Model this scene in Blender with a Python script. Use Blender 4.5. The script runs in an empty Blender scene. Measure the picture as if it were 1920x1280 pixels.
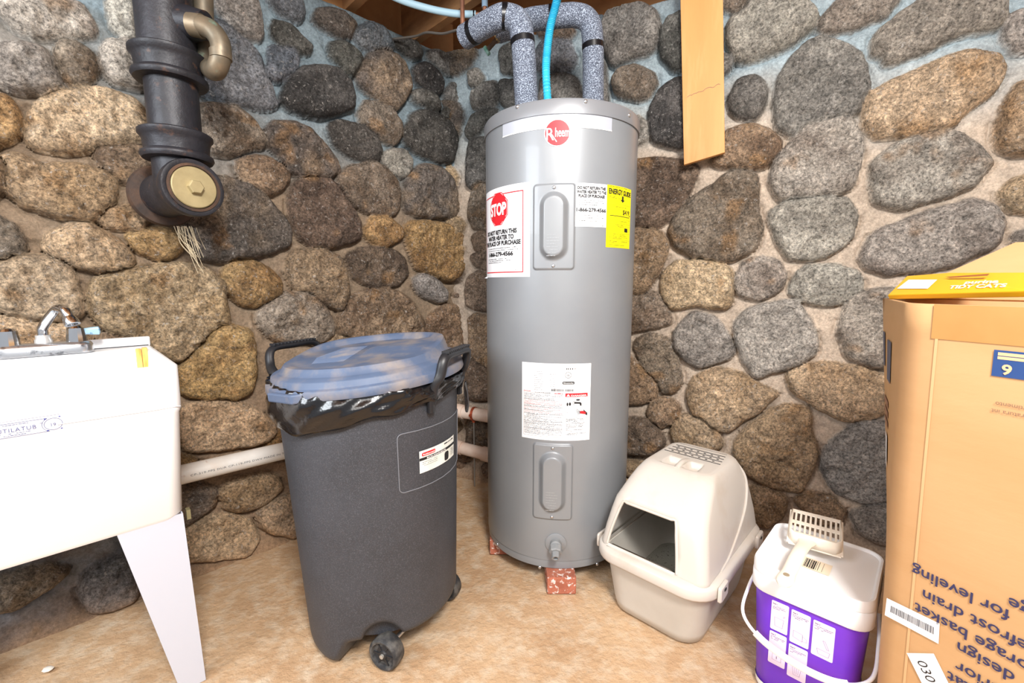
import bpy, math, random
import numpy as np
from mathutils import Vector, Matrix

# ------------------------------------------------------------------ camera, world, lights, exposure
SC = bpy.context.scene
COL = SC.collection
FPX, PITCH, CAMH = 830.0, math.radians(7.4), 0.98
cam_d = bpy.data.cameras.new('camera'); cam = bpy.data.objects.new('camera', cam_d); COL.objects.link(cam)
cam_d.sensor_width = 36.0; cam_d.lens = 36.0 * FPX / 1920.0; cam_d.clip_start = 0.02
cam.location = (0, 0, CAMH); cam.rotation_euler = (math.pi / 2 - PITCH, 0, 0)
SC.camera = cam

world = bpy.data.worlds.new('world'); SC.world = world; world.use_nodes = True
world.node_tree.nodes['Background'].inputs[0].default_value = (0.93, 0.95, 1.0, 1)
world.node_tree.nodes['Background'].inputs[1].default_value = 0.50

def area(name, loc, target, w, h, power, col=(1, 1, 1)):
    d = bpy.data.lights.new(name, 'AREA'); d.shape = 'RECTANGLE'; d.size = w; d.size_y = h; d.energy = power; d.color = col
    o = bpy.data.objects.new(name, d); COL.objects.link(o); o.location = loc
    o.rotation_euler = (Vector(target) - Vector(loc)).to_track_quat('-Z', 'Y').to_euler()
    return o
area('ceiling_lamp_light', (0.38, -0.60, 2.18), (-0.05, 1.7, 0.7), 0.40, 0.40, 62, (1.0, 0.975, 0.94))
area('window_light', (-1.75, -0.35, 1.75), (0.5, 1.7, 1.0), 0.9, 0.7, 34, (0.88, 0.94, 1.0))
area('room_light', (0.0, -0.7, 2.32), (0.0, 1.6, 0.2), 2.2, 1.2, 58, (1.0, 0.98, 0.95))

vs = SC.view_settings
vs.view_transform = 'Standard'; vs.look = 'None'; vs.gamma = 1.0; vs.exposure = 0.22; vs.use_curve_mapping = False
SC.cycles.max_bounces = 6

# ------------------------------------------------------------------ measuring helpers (camera rays to real points)
A3 = lambda *v: np.array(v, float)
CP = A3(0, 0, CAMH); CF = A3(0, math.cos(PITCH), -math.sin(PITCH)); CU = A3(0, math.sin(PITCH), math.cos(PITCH))
def ray(u, v): return CF + A3(1, 0, 0) * (u - 960) / FPX - CU * (v - 640) / FPX
def at_z(u, v, z): r = ray(u, v); return CP + r * (z - CAMH) / r[2]
def at_y(u, v, y): r = ray(u, v); return CP + r * y / r[1]
def on_plane(u, v, p0, n): r = ray(u, v); return CP + r * (((p0 - CP) @ n) / (r @ n))

C0 = A3(-.29, 2.23, 0)
aL, aR = math.radians(45.2), math.radians(25.8)
dL = A3(-math.cos(aL), -math.sin(aL), 0); nL = A3(math.sin(aL), -math.cos(aL), 0)
dR = A3(math.cos(aR), -math.sin(aR), 0); nR = A3(-math.sin(aR), -math.cos(aR), 0)
ZT = 2.035

# ------------------------------------------------------------------ materials
def lin(c):
    if isinstance(c, str): c = [int(c[i:i + 2], 16) / 255 for i in (0, 2, 4)]
    return tuple((x / 12.92 if x <= .04045 else ((x + .055) / 1.055) ** 2.4) for x in c[:3])
MATS = {}
def mat(name, col, rough=.5, metal=0., col2=None, nscale=8., lo=.35, hi=.65, col3=None, n3scale=60., lo3=.6, hi3=.7,
        bump=0., bscale=60., bdist=.002, detail=5., spec=.5, coat=0., trans=0., stretch=None, alpha=1., sheen=0.):
    if name in MATS: return MATS[name]
    m = bpy.data.materials.new(name); m.use_nodes = True; nt = m.node_tree; N = nt.nodes; L = nt.links
    b = N['Principled BSDF']
    b.inputs['Roughness'].default_value = rough; b.inputs['Metallic'].default_value = metal
    b.inputs['Specular IOR Level'].default_value = spec; b.inputs['Coat Weight'].default_value = coat
    b.inputs['Transmission Weight'].default_value = trans; b.inputs['Alpha'].default_value = alpha
    c1 = (*lin(col), 1); b.inputs['Base Color'].default_value = c1
    tc = N.new('ShaderNodeTexCoord'); mp = N.new('ShaderNodeMapping'); L.new(tc.outputs['Object'], mp.inputs[0])
    if stretch: mp.inputs['Scale'].default_value = stretch
    def noise(sc, det=detail, rg=.6):
        n = N.new('ShaderNodeTexNoise'); n.inputs['Scale'].default_value = sc; n.inputs['Detail'].default_value = det
        n.inputs['Roughness'].default_value = rg; L.new(mp.outputs[0], n.inputs['Vector']); return n.outputs['Fac']
    def ramp(f, a, c):
        r = N.new('ShaderNodeMapRange'); r.inputs[1].default_value = a; r.inputs[2].default_value = c; r.clamp = True
        L.new(f, r.inputs[0]); return r.outputs[0]
    def mix(f, x, y):
        k = N.new('ShaderNodeMix'); k.data_type = 'RGBA'; L.new(f, k.inputs[0])
        for s, w in ((x, 6), (y, 7)):
            if isinstance(s, tuple): k.inputs[w].default_value = s
            else: L.new(s, k.inputs[w])
        return k.outputs[2]
    cur = c1
    if col2 is not None: cur = mix(ramp(noise(nscale), lo, hi), cur, (*lin(col2), 1))
    if col3 is not None: cur = mix(ramp(noise(n3scale), lo3, hi3), cur, (*lin(col3), 1))
    if not isinstance(cur, tuple): L.new(cur, b.inputs['Base Color'])
    if bump:
        bp = N.new('ShaderNodeBump'); bp.inputs['Strength'].default_value = bump; bp.inputs['Distance'].default_value = bdist
        L.new(noise(bscale), bp.inputs['Height']); L.new(bp.outputs[0], b.inputs['Normal'])
    MATS[name] = m; return m

def wall_mat():
    m = bpy.data.materials.new('fieldstone_and_mortar'); m.use_nodes = True; nt = m.node_tree; N = nt.nodes; L = nt.links
    b = N['Principled BSDF']; b.inputs['Roughness'].default_value = .82; b.inputs['Specular IOR Level'].default_value = .35
    at = N.new('ShaderNodeAttribute'); at.attribute_name = 'Col'
    ms = N.new('ShaderNodeAttribute'); ms.attribute_name = 'stone'
    tc = N.new('ShaderNodeTexCoord')
    def noise(sc, det, rg=.65, dist=0.):
        n = N.new('ShaderNodeTexNoise'); n.inputs['Scale'].default_value = sc; n.inputs['Detail'].default_value = det
        n.inputs['Roughness'].default_value = rg; n.inputs['Distortion'].default_value = dist
        L.new(tc.outputs['Object'], n.inputs['Vector']); return n.outputs['Fac']
    def mr(f, a, c, x, y):
        r = N.new('ShaderNodeMapRange'); r.clamp = True
        for i, v in enumerate((a, c, x, y)):
            if isinstance(v, (int, float)): r.inputs[i + 1].default_value = v
            else: L.new(v, r.inputs[i + 1])
        L.new(f, r.inputs[0]); return r.outputs[0]
    def mth(op, x, y):
        k = N.new('ShaderNodeMath'); k.operation = op
        for i, v in enumerate((x, y)):
            if isinstance(v, (int, float)): k.inputs[i].default_value = v
            else: L.new(v, k.inputs[i])
        return k.outputs[0]
    fine = noise(120, 7, .75); mid = noise(26, 6, .7, .6); big = noise(7, 4)
    f1 = mr(fine, .34, .66, mr(ms.outputs['Fac'], 0, 1, .66, .22), mr(ms.outputs['Fac'], 0, 1, 1.25, 1.85))
    f2 = mr(mid, .32, .68, mr(ms.outputs['Fac'], 0, 1, .78, .50), mr(ms.outputs['Fac'], 0, 1, 1.14, 1.40))
    f3 = mr(big, .3, .7, .85, 1.15)
    f = mth('MULTIPLY', mth('MULTIPLY', f1, f2), f3)
    vm = N.new('ShaderNodeVectorMath'); vm.operation = 'SCALE'; L.new(at.outputs['Color'], vm.inputs[0]); L.new(f, vm.inputs['Scale'])
    wn = noise(75, 5, .8, .4); wf = mth('MULTIPLY', mr(wn, .585, .65, 0, .75), ms.outputs['Fac'])
    k = N.new('ShaderNodeMix'); k.data_type = 'RGBA'; L.new(wf, k.inputs[0]); L.new(vm.outputs[0], k.inputs[6]); k.inputs[7].default_value = (*lin('cfc9c2'), 1)
    dn = noise(95, 4, .7); df = mth('MULTIPLY', mr(dn, .38, .30, 0, .75), ms.outputs['Fac'])
    k2 = N.new('ShaderNodeMix'); k2.data_type = 'RGBA'; L.new(df, k2.inputs[0]); L.new(k.outputs[2], k2.inputs[6]); k2.inputs[7].default_value = (*lin('2b2622'), 1)
    L.new(k2.outputs[2], b.inputs['Base Color'])
    hb = mth('ADD', mth('MULTIPLY', noise(38, 9, .72, .5), 1.0), mth('MULTIPLY', fine, .28))
    bp = N.new('ShaderNodeBump'); bp.inputs['Distance'].default_value = .022
    L.new(mr(ms.outputs['Fac'], 0, 1, .5, 1.0), bp.inputs['Strength']); L.new(hb, bp.inputs['Height']); L.new(bp.outputs[0], b.inputs['Normal'])
    return m

# ------------------------------------------------------------------ objects, tags
def tag(o, label=None, cat=None, group=None, kind=None):
    if label: o['label'] = label
    if cat: o['category'] = cat
    if group: o['group'] = group
    if kind: o['kind'] = kind
    return o
def thing(name, loc, label, cat, group=None):
    o = bpy.data.objects.new(name, None); COL.objects.link(o); o.location = [float(x) for x in loc]; o.empty_display_size = .05
    return tag(o, label, cat, group)

class MB:
    def __init__(s): s.v = []; s.f = []
    def add(s, v, f):
        k = len(s.v); s.v += [tuple(float(c) for c in p) for p in v]; s.f += [tuple(i + k for i in q) for q in f]; return s
    def grid(s, P, cu=False, cv=False, flip=False):      # P[i][j] points
        n, m = len(P), len(P[0]); f = []
        for i in range(n if cu else n - 1):
            for j in range(m if cv else m - 1):
                a, b_, c, d = i * m + j, i * m + (j + 1) % m, ((i + 1) % n) * m + (j + 1) % m, ((i + 1) % n) * m + j
                f.append((a, d, c, b_) if flip else (a, b_, c, d))
        return s.add([p for r in P for p in r], f)
    def loft(s, R, cap0=True, cap1=True):
        k = len(s.v); m = len(R[0]); s.grid(R, cv=True)
        if cap0: s.f.append(tuple(k + j for j in reversed(range(m))))
        if cap1: s.f.append(tuple(k + (len(R) - 1) * m + j for j in range(m)))
        return s
    def tube(s, path, r, seg=16, cap=True, flat=None):
        P = [np.array(p, float) for p in path]; n = len(P); rr = [r] * n if isinstance(r, (int, float)) else r
        T = [P[min(i + 1, n - 1)] - P[max(i - 1, 0)] for i in range(n)]; T = [t / (np.linalg.norm(t) + 1e-12) for t in T]
        up = A3(0, 0, 1) if abs(T[0][2]) < .9 else A3(1, 0, 0)
        a = np.cross(T[0], up); a /= np.linalg.norm(a); R = []
        for i in range(n):
            a = a - T[i] * (a @ T[i]); a /= np.linalg.norm(a) + 1e-12; b_ = np.cross(T[i], a)
            sx, sy = (1, 1) if flat is None else flat
            R.append([P[i] + rr[i] * (a * math.cos(t) * sx + b_ * math.sin(t) * sy) for t in [2 * math.pi * j / seg for j in range(seg)]])
        return s.loft(R, cap, cap)
    def lathe(s, prof, o, ax, seg=48, cap=True):          # prof: (r, h) along ax from o
        o = np.array(o, float); ax = np.array(ax, float); ax /= np.linalg.norm(ax)
        up = A3(0, 0, 1) if abs(ax[2]) < .9 else A3(1, 0, 0)
        a = np.cross(ax, up); a /= np.linalg.norm(a); b_ = np.cross(ax, a)
        R = [[o + ax * h + r * (a * math.cos(t) + b_ * math.sin(t)) for t in [2 * math.pi * j / seg for j in range(seg)]] for r, h in prof]
        return s.loft(R, cap, cap)
    def box(s, c, ex, ey, ez):                            # centre and half-axis vectors
        c, ex, ey, ez = [np.array(q, float) for q in (c, ex, ey, ez)]
        v = [c + a * ex + b_ * ey + d * ez for a in (-1, 1) for b_ in (-1, 1) for d in (-1, 1)]
        return s.add(v, [(0, 1, 3, 2), (4, 6, 7, 5), (0, 4, 5, 1), (2, 3, 7, 6), (0, 2, 6, 4), (1, 5, 7, 3)])
    def build(s, name, m, parent=None, smooth=True, bevel=0., solid=0., sub=0, angle=40, label=None, kind=None, seg=2):
        me = bpy.data.meshes.new(name); me.from_pydata(s.v, [], s.f); me.update()
        o = bpy.data.objects.new(name, me); COL.objects.link(o)
        for x in (m if isinstance(m, (list, tuple)) else [m]): me.materials.append(x)
        import bmesh
        bm = bmesh.new(); bm.from_mesh(me); bmesh.ops.recalc_face_normals(bm, faces=bm.faces[:]); bm.to_mesh(me); bm.free()
        if smooth: me.shade_smooth()
        if parent is not None:
            o.parent = parent
            L = Vector((0, 0, 0)); p = parent
            while p is not None: L += p.location; p = p.parent
            o.location = -L
        if solid:
            q = o.modifiers.new('solid', 'SOLIDIFY'); q.thickness = solid; q.offset = -1
        if bevel:
            q = o.modifiers.new('bevel', 'BEVEL'); q.width = bevel; q.segments = seg; q.limit_method = 'ANGLE'; q.angle_limit = math.radians(35)
        if sub:
            q = o.modifiers.new('sub', 'SUBSURF'); q.levels = sub; q.render_levels = sub
        if smooth and (not sub):
            try: me.set_sharp_from_angle(angle=math.radians(angle))
            except Exception: pass
        if label: o['label'] = label
        if kind: o['kind'] = kind
        return o

def crv(pts, n=8):
    P = [np.array(p, float) for p in pts]; P = [2 * P[0] - P[1]] + P + [2 * P[-1] - P[-2]]; out = []
    for i in range(1, len(P) - 2):
        for k in range(n):
            t = k / n; a, b_, c, d = P[i - 1:i + 3]
            out.append(.5 * (2 * b_ + (c - a) * t + (2 * a - 5 * b_ + 4 * c - d) * t * t + (3 * b_ - a - 3 * c + d) * t ** 3))
    out.append(P[-2]); return out
def rrect(w, d, r, n=6):                                   # rounded rectangle outline, centred
    r = min(r, w / 2 - 1e-4, d / 2 - 1e-4); o = []
    for cx, cy, a in ((w / 2 - r, d / 2 - r, 0), (-w / 2 + r, d / 2 - r, 90), (-w / 2 + r, -d / 2 + r, 180), (w / 2 - r, -d / 2 + r, 270)):
        for k in range(n + 1):
            t = math.radians(a + 90 * k / n); o.append((cx + r * math.cos(t), cy + r * math.sin(t)))
    return o

# ------------------------------------------------------------------ print on surfaces.  A surface S(x, y, off) gives a world point
def cyl_surf(cx, cy, R, a0, z0): return lambda x, y, o=0.: A3(cx + (R + o) * math.sin(a0 + x / R), cy - (R + o) * math.cos(a0 + x / R), z0 + y)
def flat_surf(p, ex, ey):
    p, ex, ey = [np.array(q, float) for q in (p, ex, ey)]; ex = ex / np.linalg.norm(ex); ey = ey / np.linalg.norm(ey); n = np.cross(ex, ey)
    return lambda x, y, o=0.: p + ex * x + ey * y + n * o
def sheet(mb, S, x0, y0, x1, y1, off, nx=1, ny=1):
    return mb.grid([[S(x0 + (x1 - x0) * i / nx, y0 + (y1 - y0) * j / ny, off) for j in range(ny + 1)] for i in range(nx + 1)])
def poly(mb, S, pts, off, st=.006):
    xs = [q[0] for q in pts]; x0, x1 = min(xs), max(xs)
    if x1 - x0 < .012: return mb.add([S(x, y, off) for x, y in pts], [tuple(range(len(pts)))])
    n = len(pts); area = sum(pts[i][0] * pts[(i + 1) % n][1] - pts[(i + 1) % n][0] * pts[i][1] for i in range(n))
    cv = all(((pts[(i + 1) % n][0] - pts[i][0]) * (pts[(i + 2) % n][1] - pts[(i + 1) % n][1]) - (pts[(i + 1) % n][1] - pts[i][1]) * (pts[(i + 2) % n][0] - pts[(i + 1) % n][0])) * area > -1e-12 for i in range(n))
    if not cv: return mb.add([S(x, y, off) for x, y in pts], [tuple(range(n))])
    k = int((x1 - x0) / st) + 1; G = sorted(set([x0 + 1e-7, x1 - 1e-7] + [x0 + (x1 - x0) * i / k for i in range(1, k)] + [x for x in xs if x0 + 1e-6 < x < x1 - 1e-6])); P = []
    for x in G:
        ys = []
        for i in range(n):
            (ax, ay), (bx, by) = pts[i], pts[(i + 1) % n]
            if min(ax, bx) <= x <= max(ax, bx): ys.append(ay if abs(bx - ax) < 1e-9 else ay + (by - ay) * (x - ax) / (bx - ax))
        P.append([S(x, min(ys), off), S(x, max(ys), off)])
    return mb.grid(P)
def oval(mb, S, cx, cy, rx, ry, off, n=28): return poly(mb, S, [(cx + rx * math.cos(2 * math.pi * k / n), cy + ry * math.sin(2 * math.pi * k / n)) for k in range(n)], off)
def loop(mb, S, pts, w, off, closed=True):
    n = len(pts)
    for i in range(n if closed else n - 1):
        a, b_ = np.array(pts[i], float), np.array(pts[(i + 1) % n], float); d = b_ - a; l = np.linalg.norm(d)
        if l < 1e-9: continue
        d /= l; q = A3(-d[1], d[0], 0)[:2] * w / 2; e = d * w * .35
        k = max(1, int(l / .02))
        for j in range(k):
            s0, s1 = a + (b_ - a) * j / k - (e if j == 0 else 0), a + (b_ - a) * (j + 1) / k + (e if j == k - 1 else 0)
            mb.add([S(*(s0 + q), off), S(*(s0 - q), off), S(*(s1 - q), off), S(*(s1 + q), off)], [(0, 1, 2, 3)])
def ring_o(mb, S, cx, cy, rx, ry, w, off, n=28, a0=0., a1=360.):
    pts = [(cx + rx * math.cos(math.radians(a0 + (a1 - a0) * k / n)), cy + ry * math.sin(math.radians(a0 + (a1 - a0) * k / n))) for k in range(n + (a1 - a0 < 360))]
    loop(mb, S, pts, w, off, a1 - a0 >= 360)
_TC = {}
def glyphs(s, bold, space):
    k = (s, bold, space)
    if k not in _TC:
        cu = bpy.data.curves.new('t', 'FONT'); cu.body = s; cu.size = 1; cu.offset = bold; cu.space_character = space; cu.resolution_u = 3
        o = bpy.data.objects.new('t', cu); COL.objects.link(o); bpy.context.view_layer.update()
        me = o.evaluated_get(bpy.context.evaluated_depsgraph_get()).to_mesh()
        v = np.array([tuple(x.co)[:2] for x in me.vertices]); f = [tuple(p.vertices) for p in me.polygons]
        bpy.data.objects.remove(o); bpy.data.curves.remove(cu); _TC[k] = (v, f)
    return _TC[k]
def text(mb, S, s, x, y, h, off, w=None, align='c', bold=.0, space=1., rot=0.):
    """capital height h, optional total width w; x, y = anchor on the baseline"""
    v, f = glyphs(s, bold, space)
    if len(v) == 0: return
    x0, x1 = v[:, 0].min(), v[:, 0].max(); ky = h / .73; kx = (w / (x1 - x0)) if w else ky
    tw = (x1 - x0) * kx; ox = {'l': 0, 'c': -tw / 2, 'r': -tw}[align]
    c, sn = math.cos(rot), math.sin(rot); P = []
    for a, b_ in v:
        lx, ly = (a - x0) * kx + ox, b_ * ky
        P.append(S(x + lx * c - ly * sn, y + lx * sn + ly * c, off + .0006))
    mb.add(P, f)
def fine(mb, S, x0, x1, y, h, off, rnd, lo=.6, fill=.9, end=1.):
    x = x0; xe = x0 + (x1 - x0) * end
    while x < xe:
        w = h * rnd.uniform(.8, 4.); w = min(w, xe - x)
        if rnd.random() < fill and w > h * .2:
            hh = h * rnd.uniform(lo, 1.)
            mb.add([S(x, y, off), S(x + w, y, off), S(x + w, y + hh, off), S(x, y + hh, off)], [(0, 1, 2, 3)])
        x += w + h * .55
def bars(mb, S, x0, x1, y0, y1, off, rnd, wmin=.0006):
    x = x0
    while x < x1:
        w = wmin * rnd.choice((1, 1, 2, 3)); mb.add([S(x, y0, off), S(x + w, y0, off), S(x + w, y1, off), S(x, y1, off)], [(0, 1, 2, 3)]); x += w + wmin * rnd.choice((1, 1, 2))

INK = mat('black_ink', '17171a', .6); RED = mat('red_ink', 'd8202c', .5); WHT = mat('white_ink', 'fbfbfb', .5)
PAPER = mat('white_label_paper', 'f6f7fa', .45); GREYINK = mat('grey_ink', '6d7076', .6); PINKINK = mat('pink_ink', 'd98a90', .6)

# ------------------------------------------------------------------ fieldstone walls
def vnoise(x, y, sc, seed):
    r = np.random.RandomState(seed); G = r.rand(256, 256); X, Y = x * sc, y * sc
    xi, yi = np.floor(X).astype(int), np.floor(Y).astype(int); fx, fy = X - xi, Y - yi
    fx, fy = fx * fx * (3 - 2 * fx), fy * fy * (3 - 2 * fy); g = lambda a, b_: G[a % 256, b_ % 256]
    return (g(xi, yi) * (1 - fx) + g(xi + 1, yi) * fx) * (1 - fy) + (g(xi, yi + 1) * (1 - fx) + g(xi + 1, yi + 1) * fx) * fy
def fbm(x, y, sc, seed, o=4, g=.5):
    t, a, s = 0, 1, 0
    for k in range(o): t = t + a * (vnoise(x + 3.1 * k, y + 1.7 * k, sc * 2 ** k, seed + k) - .5); s += a; a *= g
    return t / s * 2

# colour keys of stones: (base, second tone)
SK = {'d': ('55534f', '7b7873'), 'D': ('423f3d', '67625e'), 'g': ('807b75', 'a29c94'), 'G': ('9a938a', 'b9b2a8'), 'w': ('b5aca1', '8f8378'),
      't': ('bda385', 'a08667'), 'T': ('c8af92', 'ae9375'), 'b': ('837060', '66564a'), 'B': ('9c846b', '7a6450'), 'o': ('b39468', '96764f'),
      's': ('84868a', '6a7178'), 'k': ('6b625b', '8f7c68'), 'm': ('8d8071', '6e5d4c')}
STL = """w 3,0 150,0 172,35 173,55 150,62 60,60 25,45 8,20
G 0,90 30,80 70,85 100,110 118,150 95,170 40,165 0,158
m 105,95 120,75 150,80 180,105 187,125 170,145 130,150 112,125
G 203,0 250,-10 256,70 240,68 215,45
G 193,105 200,75 240,72 265,100 275,160 255,163 215,150 198,125
T 50,245 60,215 75,195 110,172 150,160 200,165 245,185 270,205 278,235 272,258 230,262 180,275 140,283 90,280 60,268
o -20,180 15,185 33,210 35,230 15,260 -20,272
B 182,292 195,276 260,275 285,285 290,318 260,338 235,342 210,325
t -10,295 30,290 90,310 150,310 195,325 217,345 212,380 200,405 170,412 120,405 60,385 15,355 -10,345
s 392,35 433,40 465,75 490,110 510,155 520,190 505,197 440,190 400,180 370,160 365,120 375,60
G 398,-15 480,-15 492,35 490,65 470,68 430,35 405,12
d 514,50 520,38 545,42 570,70 585,85 580,95 565,96 535,80 515,65
s 505,90 515,85 545,90 562,105 558,125 540,142 520,147 508,130
s 505,-10 565,-10 572,15 565,30 550,33 530,22
k 592,30 600,17 620,15 645,22 662,38 668,55 660,66 640,65 605,48
s 668,68 675,48 695,42 720,55 735,72 738,88 730,92 700,88 680,88
d 740,80 755,72 780,80 790,92 793,104 780,106 755,95
g 808,98 825,95 850,110 857,120 850,135 835,130 815,115
d 620,85 640,75 660,85 675,100 682,115 675,128 662,138 645,130 625,105
k 672,145 685,115 695,100 715,92 740,100 760,115 768,145 770,165 758,190 745,205 725,190 695,170 675,155
D 527,185 545,150 570,130 600,123 635,130 655,150 665,180 662,200 640,212 605,219 575,212 545,200
D 780,130 790,119 805,118 825,135 833,152 830,172 815,172 795,160 782,145
d 838,170 850,152 860,155 869,175 867,195 855,193 840,182
d 777,170 790,167 810,175 825,190 824,206 810,205 790,193 779,185
d 832,208 845,198 860,208 866,225 862,235 850,232 838,222
m 677,210 690,190 710,190 735,205 755,235 757,250 745,268 725,262 700,245 680,225
D 762,240 775,215 800,207 825,215 845,230 858,260 857,280 845,305 820,300 780,285 764,265
D 618,235 640,228 680,235 710,255 720,285 718,300 700,302 660,288 635,270
k 500,245 515,227 550,225 580,240 610,270 632,300 637,320 610,332 570,330 550,320 530,290 505,265
m 368,195 410,195 450,200 480,225 496,250 494,270 465,275 430,288 395,280 375,250
g 722,290 745,277 765,283 776,300 770,325 755,328 735,318 722,305
m 636,335 655,312 690,304 720,312 745,335 752,360 750,390 740,405 700,397 660,378 642,360
k 763,340 775,320 800,308 830,315 850,335 858,370 863,395 850,408 800,405 765,392 762,365
B 447,305 465,293 505,293 530,310 545,330 530,350 508,362 485,355 455,330
b 548,360 560,340 590,332 625,340 650,370 672,400 682,440 660,455 620,463 590,460 565,440 550,400
k 385,325 420,330 460,345 500,370 530,400 547,430 545,455 510,475 460,488 410,490 375,478 355,440 350,390
o 687,430 700,405 735,410 757,435 755,448 720,463 700,450
o 760,425 780,415 820,417 860,425 870,450 868,480 872,500 860,520 845,528 815,515 790,505 775,470
b 652,480 680,467 710,464 745,470 765,490 768,515 750,535 700,535 670,520 660,495
B 545,480 560,467 600,465 635,480 652,510 658,550 655,575 640,582 615,570 585,550 555,540 543,510
o 423,510 440,490 480,492 510,510 529,530 525,550 480,573 450,565 430,540
g 778,525 795,515 820,525 838,545 837,563 825,566 790,550
m -10,405 25,420 38,445 35,470 15,488 -10,490
t 80,462 95,440 130,422 165,420 200,440 240,470 250,490 235,510 210,515 160,500 110,485
o 237,440 270,430 310,430 342,445 340,465 320,480 300,485 260,470
T -10,495 40,482 90,482 125,500 140,530 155,560 150,590 110,600 60,595 20,585 -10,570
t 168,550 185,525 230,510 280,500 350,493 390,505 420,530 425,570 432,610 410,640 395,660 340,680 300,668 270,645 240,625 200,615 172,590
o 340,700 360,670 400,625 430,613 465,618 478,650 482,700 470,735 440,748 390,748 345,740
m 485,590 500,570 540,550 580,552 610,575 628,605 625,630 600,640 550,643 510,632 490,610
B 637,600 660,560 690,545 730,540 770,560 795,600 800,635 760,645 680,648 640,635
B 800,620 810,590 840,570 862,575 868,600 868,645 862,668 840,655 815,640
T -20,590 60,610 120,612 158,628 180,660 170,700 100,740 -20,740
B 190,625 240,640 290,680 320,700 325,760 250,760 180,720
T 342,765 400,752 460,760 515,795 520,822 470,835 400,845 345,845
k 345,915 380,910 408,920 405,945 380,965 345,990 300,990 300,920
t 417,930 430,905 480,892 520,895 530,915 500,945 460,958 425,955
T 345,1000 400,972 440,968 475,985 482,1010 460,1030 400,1045 345,1050 320,1030
T 485,965 510,945 545,925 555,960 555,1000 510,1000 490,985
s 160,1080 240,1035 258,1080 250,1115 180,1135 150,1120
m -10,1090 60,1065 130,1070 80,1110 30,1140 -10,1150
d 560,930 620,900 700,880 710,930 640,950 570,970
B 600,700 680,670 740,690 750,740 680,770 610,760
b 640,800 720,790 780,800 760,850 680,870 640,850"""
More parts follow.
